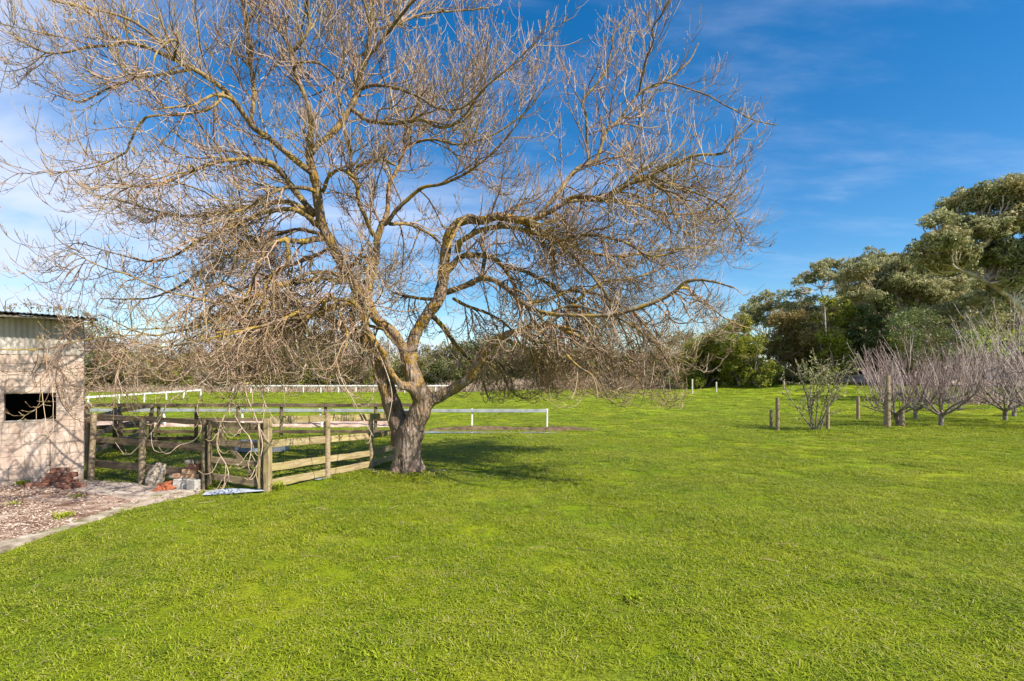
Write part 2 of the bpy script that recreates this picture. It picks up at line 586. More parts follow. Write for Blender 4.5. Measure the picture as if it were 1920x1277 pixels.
M['stone'] = noisy_mat('field_stone', [(0.3, (0.12, 0.10, 0.08)), (0.5, (0.26, 0.22, 0.17)), (0.7, (0.40, 0.35, 0.28))], 10, None, 0.9, 0.8, 0.015)
M['slab'] = noisy_mat('lichen_slab', [(0.33, (0.08, 0.06, 0.045)), (0.48, (0.30, 0.24, 0.18)), (0.60, (0.50, 0.43, 0.34))], 17, None, 0.95, 0.9, 0.015, 8)
M['cblock'] = noisy_mat('concrete_block', [(0.3, (0.30, 0.28, 0.24)), (0.6, (0.47, 0.44, 0.39))], 9, None, 0.9, 0.3, 0.004)
M['terra'] = noisy_mat('terracotta', [(0.3, (0.26, 0.07, 0.03)), (0.6, (0.42, 0.13, 0.055))], 9, None, 0.8, 0.2, 0.003)
M['zinc'] = noisy_mat('galvanised_sheet', [(0.3, (0.18, 0.21, 0.26)), (0.6, (0.34, 0.38, 0.44))], 5, None, 0.4, 0.1, 0.003, second=(3, 0.55, 0.7, (0.30, 0.26, 0.22), 0.7))
M['concrete'] = noisy_mat('dusty_concrete', [(0.3, (0.27, 0.21, 0.165)), (0.5, (0.40, 0.33, 0.27)), (0.7, (0.50, 0.43, 0.365))], 3.5, None, 0.95, 0.4, 0.01, 8, (1.6, 0.5, 0.62, (0.19, 0.13, 0.10), 0.7), local=False)
M['edging'] = noisy_mat('mossy_concrete_edging', [(0.36, (0.14, 0.105, 0.065)), (0.5, (0.32, 0.265, 0.20)), (0.64, (0.48, 0.42, 0.34))], 5, None, 0.95, 0.4, 0.01, local=False, second=(2.2, 0.5, 0.62, (0.17, 0.18, 0.07), 0.7))
M['mulchbed'] = noisy_mat('mulch_soil', [(0.36, (0.09, 0.045, 0.028)), (0.47, (0.20, 0.12, 0.085)), (0.56, (0.36, 0.265, 0.205)), (0.68, (0.50, 0.42, 0.35))], 2.4, None, 0.95, 0.9, 0.02, 10, local=False, nrough=0.72)
M['sand'] = noisy_mat('track_sand', [(0.35, (0.22, 0.13, 0.09)), (0.5, (0.42, 0.30, 0.23)), (0.66, (0.58, 0.46, 0.37))], 1.6, (1, 2.5, 1), 0.95, 0.8, 0.05, 9, local=False, nrough=0.7)
M['mud'] = noisy_mat('bare_mud', [(0.35, (0.06, 0.04, 0.02)), (0.6, (0.16, 0.11, 0.06))], 4, None, 0.95, 0.6, 0.02, local=False)
M['chip'] = twig_mat('bark_chip', (0.12, 0.06, 0.038), (0.33, 0.23, 0.165), (0.60, 0.51, 0.43), 0.0)


def water_mat():
    m, t, b = new_mat('shallow_water')
    b.inputs['Base Color'].default_value = (0.20, 0.21, 0.20, 1)
    b.inputs['Roughness'].default_value = 0.08
    b.inputs['Specular IOR Level'].default_value = 0.6
    bump(t, b, noise(t, 12, 3, 0.5), 0.05, 0.01)
    return m


M['water'] = water_mat()

# ------------------------------------------------------------------ ground
def grid_axis(segs):
    a = []
    for lo, hi, st in segs:
        a += list(np.arange(lo, hi, st))
    a.append(segs[-1][1])
    return np.array(a)


xs = grid_axis([(-3000, -200, 400), (-200, -40, 16), (-40, -16, 2), (-16, 20, 0.35), (20, 60, 1.5), (60, 200, 14), (200, 3000, 400)])
ys = grid_axis([(-60, -4, 8), (-4, 2, 1), (2, 26, 0.35), (26, 80, 1.5), (80, 200, 15), (200, 4000, 380)])
XX, YY = np.meshgrid(xs, ys)
ZZ = gz(XX, YY)
V = np.stack([XX, YY, ZZ], -1).reshape(-1, 3)
nx, ny = len(xs), len(ys)
ii = np.arange(nx * ny).reshape(ny, nx)
Q = np.stack([ii[:-1, :-1], ii[:-1, 1:], ii[1:, 1:], ii[1:, :-1]], -1).reshape(-1, 4)
obj('lawn_ground', np_mesh('lawn_ground', V, Q, True), M['lawn'], label='broad green lawn sloping gently to the tree line', kind='structure')


def strip_sheet(name, poly, z, mat, label, thick=0.0, seed=0, dome=0.0):
    """flat polygon sheet (world xy list) triangulated by bmesh, subdivided and roughened"""
    import bmesh
    r = np.random.default_rng(seed)
    bm = bmesh.new()
    vs = [bm.verts.new((p[0], p[1], z)) for p in poly]
    f = bm.faces.new(vs)
    if f.normal.z < 0:
        f.normal_flip()
    if thick:
        ret = bmesh.ops.extrude_face_region(bm, geom=[f])
        for e in ret['geom']:
            if isinstance(e, bmesh.types.BMVert):
                e.co.z -= 0
        for vv in vs:
            vv.co.z -= thick
    bmesh.ops.triangulate(bm, faces=bm.faces[:])
    me = bpy.data.meshes.new(name)
    bm.to_mesh(me); bm.free()
    o = obj(name, me, mat, label=label, kind='structure')
    return o


def gp(l):
    return [tuple(G(a, b)[:2]) for a, b in l]


SC = Vector((-7.82, 9.74, 0))                 # visible corner of the shed
SU = Vector((-0.783, -0.622, 0)).normalized() # along the front wall, towards the camera's left
SN = Vector((0.622, -0.783, 0)).normalized()  # outward normal of the front wall
SV = -SN


def shed(u, n, z):
    return SC + SU * u + SN * n + Vector((0, 0, z))


wall_line = [tuple(shed(3.6, 0.0, 0)[:2]), tuple(shed(0.0, 0.0, 0)[:2])]
apron_poly = [tuple(shed(1.05, -0.02, 0)[:2]), tuple(shed(0, -0.02, 0)[:2])] + gp([(176, 901), (268, 907), (384, 917), (376, 926), (318, 940), (262, 952), (214, 966), (188, 930), (120, 922)])
strip_sheet('concrete_apron', apron_poly, 0.012, M['concrete'], 'dusty pale concrete apron in front of the yard gate')
mulch_poly = [tuple(shed(4.2, -0.02, 0)[:2]), tuple(shed(0.5, -0.02, 0)[:2])] + gp([(136, 921), (190, 929), (262, 944), (236, 955), (200, 966), (140, 984), (100, 997), (0, 1022)]) + [(-6.3, 5.3), (-8.2, 4.6)]
strip_sheet('mulch_bed', mulch_poly, 0.020, M['mulchbed'], 'brown bark mulch and pale grit bed beside the shed')
edge_out = [(0, 1040), (82, 1007), (140, 989), (212, 967), (262, 944), (300, 932), (376, 922)]
edge_in = [(376, 919), (300, 928), (257, 940), (200, 962), (140, 981), (100, 994), (0, 1018)]
eo = gp(edge_out); ei = gp(edge_in)
strip_sheet('edging_path', [(-5.9, 4.9)] + eo + ei + [(-7.0, 4.9)], 0.030, M['edging'], 'worn mossy concrete edging between mulch and lawn', thick=0.05)

# sand track, its grass margin, ditch
strip_sheet('sand_track', [(-30, 19.9), (-4.4, 19.9), (-4.0, 20.6), (-4.3, 22.6), (-9, 23.4), (-30, 23.2)], 0.010, M['sand'], 'raked pinkish sand track behind the stockyard', )
# low heaped edge of the track
def ridge(name, x0, x1, y, h, wd, mat, label, seed=1):
    r = np.random.default_rng(seed)
    n = int((x1 - x0) / 0.12)
    prof = np.linspace(-1, 1, 9)
    X = np.linspace(x0, x1, n)
    nz = np.convolve(r.normal(0, 1, n + 20), np.ones(12) / 12, 'same')[10:-10]
    V = []
    for i, x in enumerate(X):
        env = min(1, (x - x0) / 1.2, (x1 - x) / 1.2) ** 0.5 if 0 < i < n - 1 else 0
        for p in prof:
            V.append((x + r.normal(0, 0.01), y + p * wd + nz[i] * 0.3, 0.004 + h * env * (1 - p * p) * (1 + 0.5 * nz[i]) + abs(r.normal(0, 0.012)) - 0.02 * (abs(p) > 0.99)))
    V = np.array(V)
    ii = np.arange(n * 9).reshape(n, 9)
    Q = np.stack([ii[:-1, :-1], ii[1:, :-1], ii[1:, 1:], ii[:-1, 1:]], -1).reshape(-1, 4)
    return obj(name, np_mesh(name, V, Q, True), mat, label=label, kind='structure')


ridge('sand_bank', -14.6, -4.3, 20.6, 0.24, 0.9, M['sand'], 'low heaped sand bank along the near edge of the track')
ridge('mud_bank', -2.9, 3.0, 18.75, 0.10, 0.35, M['mud'], 'low muddy bank beside the ditch', 3)
strip_sheet('ditch_water', [(-3.4, 17.55), (-0.2, 17.5), (1.4, 17.68), (1.6, 17.78), (0.4, 18.0), (-3.4, 18.1)], 0.024, M['water'], 'thin strip of shallow water reflecting sky beyond the tree')

# far dirt bank on the right
V = []
nn = 60
for i in range(nn):
    f = i / (nn - 1)
    x = 36 + 34 * f; y = 58 - 18 * f
    for p in (-1, -0.5, 0, 0.5, 1):
        V.append((x + p * 1.2, y + p * 1.6, float(gz(x, y)) + 0.05 + 0.9 * (1 - p * p)))
ii = np.arange(nn * 5).reshape(nn, 5)
Q = np.stack([ii[:-1, :-1], ii[1:, :-1], ii[1:, 1:], ii[:-1, 1:]], -1).reshape(-1, 4)
obj('earth_bank', np_mesh('earth_bank', np.array(V), Q, True), M['sand'], label='bare pinkish earth bank below the gum trees', kind='structure')

# ------------------------------------------------------------------ grass blades (instanced, uncountable)
def blade_clump(seed, n=90, rad=0.13, h=0.045, wd=0.0030, lean=0.9):
    r = np.random.default_rng(seed)
    a = r.uniform(0, 2 * np.pi, n); q = rad * np.sqrt(r.uniform(0, 1, n))
    p = np.stack([np.cos(a) * q, np.sin(a) * q, np.full(n, -0.004)], 1)
    hh = h * r.uniform(0.45, 1.25, n)
    th = r.uniform(0, 2 * np.pi, n)
    ln = lean * r.uniform(0.35, 1.5, n)
    d = np.stack([np.cos(th), np.sin(th)], 1)
    s = np.stack([-np.sin(th), np.cos(th), np.zeros(n)], 1) * wd * r.uniform(0.7, 1.3, n)[:, None]
    m1 = p + np.stack([d[:, 0] * hh * ln * 0.35, d[:, 1] * hh * ln * 0.35, hh * 0.62], 1)
    tp = p + np.stack([d[:, 0] * hh * ln * 1.1, d[:, 1] * hh * ln * 1.1, hh * np.clip(1.05 - ln * 0.35, 0.3, 1)], 1)
    V = np.stack([p - s, p + s, m1 + s * 0.85, m1 - s * 0.85, tp], 1).reshape(-1, 3)
    b = np.arange(n)[:, None] * 5
    me = np_mesh('grass_clump', V, [b + np.array([[0, 1, 2, 3]]), b + np.array([[3, 2, 4]])])
    vcol(me, np.repeat(r.uniform(0, 1, n), 5))
    me.materials.append(M['grass'])
    return me


gcol = bpy.data.collections.new('grass_clumps')
for k in range(4):
    o = bpy.data.objects.new('grass_clump_%s' % 'abcd'[k], blade_clump(100 + k, lean=1.6 + 0.6 * k, h=0.028 + 0.005 * k))
    gcol.objects.link(o)


def inside(poly, x, y):
    poly = np.array(poly)
    c = np.zeros(len(x), bool)
    j = len(poly) - 1
    for i in range(len(poly)):
        xi, yi = poly[i]; xj, yj = poly[j]
        cond = ((yi > y) != (yj > y)) & (x < (xj - xi) * (y - yi) / (yj - yi + 1e-12) + xi)
        c ^= cond
        j = i
    return c


def scatter(r, y0, y1, dens, xlim=1.04):
    wmax = xlim * y1
    area = 2 * wmax * (y1 - y0)
    n = int(area * dens)
    x = r.uniform(-wmax, wmax, n); y = r.uniform(y0, y1, n)
    k = np.abs(x) < xlim * y + 0.3
    return x[k], y[k]


noGrass = [mulch_poly, apron_poly, [(-5.9, 4.9)] + eo + ei + [(-7.0, 4.9)],
           [tuple(shed(4.2, 0, 0)[:2]), tuple(shed(0, 0, 0)[:2]), tuple(shed(0, -6, 0)[:2]), tuple(shed(4.2, -6, 0)[:2])],
           [(-30, 19.9), (-4.4, 19.9), (-4.0, 20.6), (-4.3, 22.6), (-9, 23.4), (-30, 23.2)],
           [(-3.4, 17.5), (1.6, 17.6), (1.6, 17.9), (-3.4, 18.1)]]
gx, gy, gs = [], [], []
for y0, y1, dens, sc in ((2.9, 6, 100, 1.0), (6, 10, 70, 1.1), (10, 16, 36, 1.3), (16, 26, 16, 1.6), (26, 45, 4.2, 2.3), (45, 68, 1.5, 3.2)):
    x, y = scatter(rng, y0, y1, dens)
    gx.append(x); gy.append(y); gs.append(np.full(len(x), sc))
gx = np.concatenate(gx); gy = np.concatenate(gy); gs = np.concatenate(gs)
bad = np.zeros(len(gx), bool)
jx = rng.normal(0, 0.05, len(gx)); jy = rng.normal(0, 0.05, len(gx))
for p in noGrass:
    bad |= inside(p, gx + jx, gy + jy)
gx, gy, gs = gx[~bad], gy[~bad], gs[~bad]
# longer lush growth inside the yard, round trunk and in the shade strip
lush = np.exp(-((gx + 2.0) ** 2 + (gy - 10.4) ** 2) / 0.35) * 1.1
lush += ((gx < -2.9) & (gy > 9.9) & (gy < 16.5)) * 0.55
lush += np.exp(-((gx - 0.1) ** 2 / 4 + (gy - 14.5) ** 2 / 6)) * 0.6
lush += np.exp(-((gx - 14) ** 2 / 40 + (gy - 19.5) ** 2 / 8)) * 0.5
patch = 0.5 + 0.5 * np.sin(gx * 1.7 + 2 * np.sin(gy * 0.9)) * np.sin(gy * 1.3 + 1.5 * np.sin(gx * 0.7))
gs = gs * (0.78 + 0.22 * patch + lush) * rng.uniform(0.75, 1.3, len(gx))
keep = rng.uniform(0, 1, len(gx)) < 0.55 + 0.45 * patch + lush
gx, gy, gs = gx[keep], gy[keep], gs[keep]
pm = bpy.data.meshes.new('lawn_grass')
pts = np.stack([gx, gy, gz(gx, gy)], 1)
pm.vertices.add(len(pts)); pm.vertices.foreach_set('co', pts.astype(np.float32).ravel())
a = pm.attributes.new('scl', 'FLOAT', 'POINT'); a.data.foreach_set('value', gs.astype(np.float32))
a = pm.attributes.new('rotz', 'FLOAT', 'POINT'); a.data.foreach_set('value', rng.uniform(0, 6.28, len(gx)).astype(np.float32))
a = pm.attributes.new('idx', 'INT', 'POINT'); a.data.foreach_set('value', rng.integers(0, 4, len(gx)).astype(np.int32))
pm.materials.append(M['grass'])


def inst_group(collection):
    ng = bpy.data.node_groups.new('scatter_clumps', 'GeometryNodeTree')
    ng.interface.new_socket('Geometry', in_out='INPUT', socket_type='NodeSocketGeometry')
    ng.interface.new_socket('Geometry', in_out='OUTPUT', socket_type='NodeSocketGeometry')
    gi = ng.nodes.new('NodeGroupInput'); go = ng.nodes.new('NodeGroupOutput')
    ci = ng.nodes.new('GeometryNodeCollectionInfo')
    ci.inputs['Collection'].default_value = collection
    ci.inputs['Separate Children'].default_value = True
    ci.inputs['Reset Children'].default_value = True
    ip = ng.nodes.new('GeometryNodeInstanceOnPoints')
    ip.inputs['Pick Instance'].default_value = True

    def na(name, ty):
        n = ng.nodes.new('GeometryNodeInputNamedAttribute')
        n.data_type = ty
        n.inputs['Name'].default_value = name
        return n.outputs[0]
    cb = ng.nodes.new('ShaderNodeCombineXYZ')
    ng.links.new(na('rotz', 'FLOAT'), cb.inputs['Z'])
    ng.links.new(cb.outputs[0], ip.inputs['Rotation'])
    ng.links.new(na('scl', 'FLOAT'), ip.inputs['Scale'])
    ng.links.new(na('idx', 'INT'), ip.inputs['Instance Index'])
    ng.links.new(gi.outputs[0], ip.inputs['Points'])
    ng.links.new(ci.outputs[0], ip.inputs['Instance'])
    ng.links.new(ip.outputs[0], go.inputs[0])
    return ng


go_ = obj('lawn_grass', pm, M['grass'], label='short green grass blades covering the lawn', kind='stuff', cat='grass')
md = go_.modifiers.new('scatter', 'NODES')
md.node_group = inst_group(gcol)

# ------------------------------------------------------------------ mulch chips
def chips(n, poly, z0, seed, smin, smax):
    r = np.random.default_rng(seed)
    P = np.array(poly)
    x = r.uniform(P[:, 0].min(), P[:, 0].max(), n); y = r.uniform(P[:, 1].min(), P[:, 1].max(), n)
    k = inside(poly, x, y)
    # drifts: chips gather in streaks
    d = np.sin(x * 2.1 + y * 1.3 + 1.4 * np.sin(y * 1.7)) + 0.6 * np.sin(x * 5.1 - y * 3.3)
    k &= r.uniform(0, 1, n) < 0.16 + 0.75 * sstep(-0.2, 0.7, d)
    x, y = x[k], y[k]
    n = len(x)
    th = r.uniform(0, np.pi, n); l = r.uniform(smin, smax, n); wd = l * r.uniform(0.12, 0.4, n); hh = r.uniform(0.003, 0.012, n)
    tl = r.normal(0, 0.25, n)
    ux = np.stack([np.cos(th), np.sin(th), tl], 1) * l[:, None] / 2
    uy = np.stack([-np.sin(th), np.cos(th), r.normal(0, 0.2, n)], 1) * wd[:, None] / 2
    c = np.stack([x, y, z0 + r.uniform(0.004, 0.02, n)], 1)
    uz = np.zeros((n, 3)); uz[:, 2] = hh
    V = np.stack([c - ux - uy, c + ux - uy * 0.6, c + ux + uy, c - ux * 0.8 + uy, c + uz], 1).reshape(-1, 3)
    b = np.arange(n)[:, None] * 5
    F3 = np.concatenate([b + np.array([[0, 1, 4]]), b + np.array([[1, 2, 4]]), b + np.array([[2, 3, 4]]), b + np.array([[3, 0, 4]])])
    me = np_mesh('bark_chips', V, F3)
    vcol(me, np.repeat(r.uniform(0, 1, n) ** 1.2, 5))
    return me


obj('bark_chips', chips(30000, mulch_poly, 0.02, 5, 0.012, 0.06), M['chip'], label='loose bark chips and litter strewn over the mulch bed', kind='stuff', cat='mulch')
obj('leaf_litter', chips(2200, apron_poly, 0.012, 6, 0.01, 0.04), M['chip'], label='dry leaf litter blown over the concrete apron', kind='stuff', cat='litter')

tb_ = G(764, 886)
ring = [(tb_.x + 0.75 * math.cos(a) * (1 + .2 * math.sin(3 * a)), tb_.y + 0.55 * math.sin(a)) for a in np.linspace(0, 6.2, 20)]
obj('bark_litter', chips(1500, ring, 0.012, 9, 0.015, 0.06), M['chip'], label='fallen bark and dead leaves round the foot of the big tree', kind='stuff', cat='litter')


def fallen(seed, n):
    r = np.random.default_rng(seed)
    x = r.normal(-2.2, 3.2, n); y = r.uniform(5.0, 13.0, n)
    k = ~(inside(mulch_poly, x, y) | inside(apron_poly, x, y)) & (x > -5.5)
    x, y = x[k], y[k]; n = len(x)
    p0 = np.stack([x, y, gz(x, y) + 0.035], 1)
    th = r.uniform(0, 6.28, n)
    st = r.uniform(0.02, 0.07, n)[:, None]
    P = [p0]
    for i in range(4):
        th = th + r.normal(0, 0.3, n)
        P.append(P[-1] + np.stack([np.cos(th), np.sin(th), r.normal(0, 0.08, n)], 1) * st)
    P = np.stack(P, 1)
    P[:, :, 2] -= 0.015
    V1, f1 = tubes(P, np.full((n, 5), 0.0028) * r.uniform(0.7, 1.5, n)[:, None], 3, False)
    me = np_mesh('fallen_twigs', V1, f1); vcol(me, np.repeat(r.uniform(0.1, 0.9, n), 15))
    return me


obj('fallen_twigs', fallen(4, 60), M['twig'], label='small dead twigs fallen on the grass beneath the big tree', kind='stuff', cat='twigs')

# ------------------------------------------------------------------ shed
shed_t = thing('block_shed', shed(0, 0, 0), 'pinkish concrete block shed with corrugated iron top at the left edge', 'shed')
sl = shed_t.location.copy()


def shed_box(name, u0, u1, n0, n1, z0, z1, mat, parent=shed_t, bev=0.0, label=None):
    hu, hn, hz2 = (u1 - u0) / 2, (n1 - n0) / 2, (z1 - z0) / 2
    if bev:
        me = bev_box(name, hu, hn, hz2, bev)
    else:
        V, Fc = box_np((0, 0, 0), (hu, 0, 0), (0, hn, 0), (0, 0, hz2))
        me = np_mesh(name, V, Fc)
    o = obj(name, me, mat, parent, label=label)
    c = shed((u0 + u1) / 2, (n0 + n1) / 2, (z0 + z1) / 2) - sl
    if parent is not shed_t:
        c = shed((u0 + u1) / 2, (n0 + n1) / 2, (z0 + z1) / 2) - sl - parent.location
    o.location = c
    o.rotation_euler = (0, 0, math.atan2(-SU.y, -SU.x) + math.pi) if parent is shed_t else (0, 0, 0)
    return o


ANG = math.atan2(SU.y, SU.x)


def sbox(name, u0, u1, n0, n1, z0, z1, mat, bev=0.0, label=None, jit=0.0, seed=0, parent=None):
    hu, hn, hz2 = (u1 - u0) / 2, (n1 - n0) / 2, (z1 - z0) / 2
    me = bev_box(name, hu, hn, hz2, max(bev, 0.0005), jit, seed)
    o = obj(name, me, mat, parent or shed_t, label=label)
    o.location = shed((u0 + u1) / 2, (n0 + n1) / 2, (z0 + z1) / 2) - sl
    o.rotation_euler = (0, 0, ANG)
    return o


# SU x up gives which side? local y of a box rotated by ANG is perpendicular to SU; sign irrelevant for boxes
WU0, WU1, WZ0, WZ1 = 0.386, 1.056, 1.125, 1.60
LEN = 4.2
# mortar backing in four pieces round the opening
mb = []
for (u0, u1, z0, z1) in ((0.004, WU0, -0.1, 2.29), (WU1, LEN, -0.1, 2.29), (WU0, WU1, -0.1, WZ0), (WU0, WU1, WZ1, 2.29)):
    c = shed((u0 + u1) / 2, -0.098, (z0 + z1) / 2) - sl
    Vb, Fb = box_np(c, SU * (u1 - u0) / 2, SN * 0.094, (0, 0, (z1 - z0) / 2))
    mb.append((Vb, Fb))
Vb = np.concatenate([x[0] for x in mb]); Fb = np.concatenate([x[1] + 8 * i for i, x in enumerate(mb)])
obj('mortar', np_mesh('mortar', Vb, Fb), M['mortar'], shed_t)


def cut(rects, hole):
    outr = []
    for (a, b, c, d) in rects:
        ha, hb, hc, hd = hole
        if b <= ha or a >= hb or d <= hc or c >= hd:
            outr.append((a, b, c, d)); continue
        if a < ha: outr.append((a, ha, c, d))
        if b > hb: outr.append((hb, b, c, d))
        m0, m1 = max(a, ha), min(b, hb)
        if c < hc: outr.append((m0, m1, c, hc))
        if d > hd: outr.append((m0, m1, hd, d))
    return outr


br = np.random.default_rng(21)
for row in range(12):
    z0 = -0.09 + row * 0.2
    z1 = min(z0 + 0.2, 2.288)
    off = 0.2 if row % 2 else 0.0
    u = -off if off else 0.0
    while u < 3.2:
        a, b = max(u, 0.0), u + 0.4
        for (ra, rb, rc, rd) in cut([(a, b, z0, z1)], (WU0, WU1, WZ0, WZ1)):
            if rb - ra < 0.03 or rd - rc < 0.03:
                continue
            pr = abs(br.normal(0, 0.0025))
            sbox('concrete_block', ra + 0.002, rb - 0.002, -0.19, 0.002 + pr, rc + 0.002, rd - 0.002, M['block'], 0.004)
        u += 0.4
# side wall and rear as rendered wall panels
sbox('side_wall', -0.0, 0.15, -5.0, -0.19, -0.1, 2.9, M['block'], 0.003)
sbox('rear_wall', 0.15, LEN, -5.0, -4.85, -0.1, 3.2, M['dark'], 0.003)
sbox('far_side_wall', LEN, LEN + 0.15, -5.0, 0.0, -0.1, 2.9, M['dark'], 0.003)
sbox('floor_slab', 0.15, LEN, -4.85, -0.19, -0.02, 0.03, M['dark'], 0.002)
fr = sbox('window_sill', WU0, WU1, -0.05, 0.012, WZ0 - 0.012, WZ0 + 0.006, M['cblock'], 0.002)
sbox('lintel', WU0 - 0.02, WU1 + 0.02, -0.03, 0.008, WZ1 - 0.006, WZ1 + 0.012, M['rafter'], 0.002)

# corrugated cladding above the blocks
def corrugated(name, u0, u1, f_n, z0, z1, mat, amp=0.009, pitch=0.076, parent=shed_t, th=0.002):
    n = int((u1 - u0) / pitch * 8)
    us = np.linspace(u0, u1, n)
    V = []
    for u in us:
        o_ = amp * math.sin(2 * math.pi * u / pitch)
        V.append(shed(u, f_n(z0) + o_, z0) - sl)
        V.append(shed(u, f_n(z1) + o_, z1) - sl)
    V = np.array([tuple(x) for x in V])
    nrm = np.array(tuple(SN)) * th
    V2 = V - nrm
    i = np.arange(n - 1) * 2
    q = np.stack([i, i + 1, i + 3, i + 2], 1)
    q2 = q[:, ::-1] + len(V)
    return obj(name, np_mesh(name, np.concatenate([V, V2]), [q, q2], True), mat, parent)


for k in range(5):
    u0 = 0.0 + k * 0.762
    corrugated('cladding_sheet', u0, u0 + 0.79, lambda z, k=k: 0.013 + 0.003 * (k % 2), 2.275, 2.93, M['corr'])
sbox('wall_plate', 0.0, LEN, -0.12, -0.004, 2.288, 2.36, M['rafter'], 0.004)

# roof: corrugations run up the slope, which rises away from the eave
def roof():
    pitch, amp = 0.076, 0.010
    u0, u1 = -0.22, 3.6
    n = int((u1 - u0) / pitch * 8)
    us = np.linspace(u0, u1, n)
    n0, n1 = 0.42, -5.2
    slope = math.tan(math.radians(4.5))
    V = []
    for u in us:
        o_ = amp * math.sin(2 * math.pi * u / pitch)
        for nn_ in (n0, n1):
            z = 2.94 + 0.02 * (u - 0) + (n0 - nn_) * slope + o_
            V.append(tuple(shed(u, nn_, z) - sl))
    V = np.array(V)
    V2 = V - np.array([0, 0, 0.004])
    i = np.arange(n - 1) * 2
    q = np.stack([i, i + 1, i + 3, i + 2], 1)
    q2 = q[:, ::-1] + len(V)
    f0 = np.stack([i, i + 2, i + 2 + len(V), i + len(V)], 1)
    obj('roof', np_mesh('roof', np.concatenate([V, V2]), [q, q2, f0], True), M['galv'], shed_t)
    for k in range(6):
        u = -0.12 + k * 0.6
        me = bev_box('rafter', 0.022, 2.5, 0.045, 0.003)
        o = obj('rafter', me, M['rafter'], shed_t)
        mid = shed(u, (0.34 - 4.66) / 2, 2.875 + 0.02 * u + 2.5 * slope) - sl
        o.location = mid
        o.rotation_euler = (math.radians(4.5), 0, ANG + math.pi)
        # local y must point along -SN (up slope)
    o = sbox('fascia_batten', -0.2, 3.6, 0.345, 0.37, 2.88, 2.92, M['rafter'], 0.003)


roof()
# metal fitting and pipe on the wall
sbox('conduit', 0.98 - 0.52, 0.98 - 0.512, 0.004, 0.016, 0.1, 0.78, M['galv'], 0.001)

# ------------------------------------------------------------------ timber yard
def board(name, a, b, h, t, mat, parent, seed=0, side=None):
    """board from a to b (centres), height h, thickness t; origin at its middle, x along it"""
    a = Vector(a); b = Vector(b)
    r = np.random.default_rng(seed)
    d = b - a
    ln = d.length
    x = d.normalized()
    up = Vector((0, 0, 1))
    y = up.cross(x)
    if y.length < 1e-3:
        y = Vector((0, 1, 0)).cross(x)
    y.normalize(); z = x.cross(y)
    ns = 7
    V = []
    prev = 0
    for i in range(ns):
        f = i / (ns - 1)
        s = math.sin(f * math.pi) * r.normal(0, 0.004)
        wv = r.normal(0, 0.0025)
        c = 0.12 * min(h, t)
        hh, tt = h / 2 + wv, t / 2
        for (p, q) in ((-tt, -hh + c), (-tt, hh - c), (-tt + c, hh), (tt - c, hh), (tt, hh - c), (tt, -hh + c), (tt - c, -hh), (-tt + c, -hh)):
            V.append(((f - 0.5) * ln, p, q + s))
    V = np.array(V)
    idx = np.arange(ns * 8).reshape(ns, 8)
    q = np.stack([idx[:-1], np.roll(idx[:-1], -1, 1), np.roll(idx[1:], -1, 1), idx[1:]], -1).reshape(-1, 4)
    me = np_mesh(name, V, [q, idx[:1, ::-1], idx[-1:]])
    o = obj(name, me, mat, parent)
    from mathutils import Matrix
    R = Matrix((x, y, z)).transposed().to_4x4()
    mid = (a + b) / 2
    if parent is not None:
        mid = mid - parent.location
    o.matrix_local = Matrix.Translation(mid) @ R
    return o


def round_post(name, base, top, r0, mat, parent=None, seed=0, k=12, **kw):
    base = Vector(base); top = Vector(top)
    r = np.random.default_rng(seed)
    nseg = 6
    V = []
    d = top - base
    for i in range(nseg):
        f = [0, 0.25, 0.5, 0.75, 0.97, 1.0][i]
        rr = r0 * (1.06 - 0.1 * f) * (0.86 if i == nseg - 1 else 1)
        for j in range(k):
            a = 2 * math.pi * j / k
            ra = rr * (1 + r.normal(0, 0.02))
            V.append((d.x * f + ra * math.cos(a), d.y * f + ra * math.sin(a), d.z * f + (r.normal(0, 0.003) if i == nseg - 1 else 0)))
    idx = np.arange(nseg * k).reshape(nseg, k)
    q = np.stack([idx[:-1], np.roll(idx[:-1], -1, 1), np.roll(idx[1:], -1, 1), idx[1:]], -1).reshape(-1, 4)
    me = np_mesh(name, np.array(V), [q, idx[:1, ::-1], idx[-1:]], True)
    me.set_sharp_from_angle(angle=math.radians(45))
    o = obj(name, me, mat, parent, **kw)
    o.location = base if parent is None else base - parent.location
    return o


def lerp(a, b, f):
    return Vector(a) * (1 - f) + Vector(b) * f


# front fence: shed corner to the gate post
P1 = G(170, 901); P2 = G(266, 907); P3 = G(383, 919); PC = G(502, 922)
SHC = shed(-0.07, -0.02, 0)
ff = thing('yard_fence', P2, 'brown post and rail fence between the shed corner and the gate', 'fence')
round_post('post', P1 - Vector((0, 0, .1)), Vector((P1.x + .06, P1.y, 1.23)), 0.048, M['wood_post'], ff, 1)
round_post('post', P2 - Vector((0, 0, .1)), Vector((P2.x + .02, P2.y, 1.15)), 0.055, M['wood_post'], ff, 2)
d12 = (P3 - SHC).normalized(); nb = Vector((d12.y, -d12.x, 0)) * -0.07
if nb.y < 0: nb = -nb
for z, h in ((1.15, 0.085), (0.725, 0.115), (0.285, 0.13)):
    A = SHC + nb; B = P3 + nb
    Mid = lerp(A, B, 0.50)
    board('rail', A + Vector((0, 0, z)), Mid + Vector((0, 0, z - .005)), h, 0.04, M['wood_dark'], ff, int(z * 100))
    board('rail', Mid + Vector((0.004, 0, z - .01)), B + Vector((0, 0, z - .03)), h, 0.04, M['wood_dark'], ff, int(z * 90))
sq = board('post', SHC + Vector((0, 0, -0.1)), SHC + Vector((0.0, 0, 1.05)), 0.07, 0.05, M['wood_dark'], ff, 5)

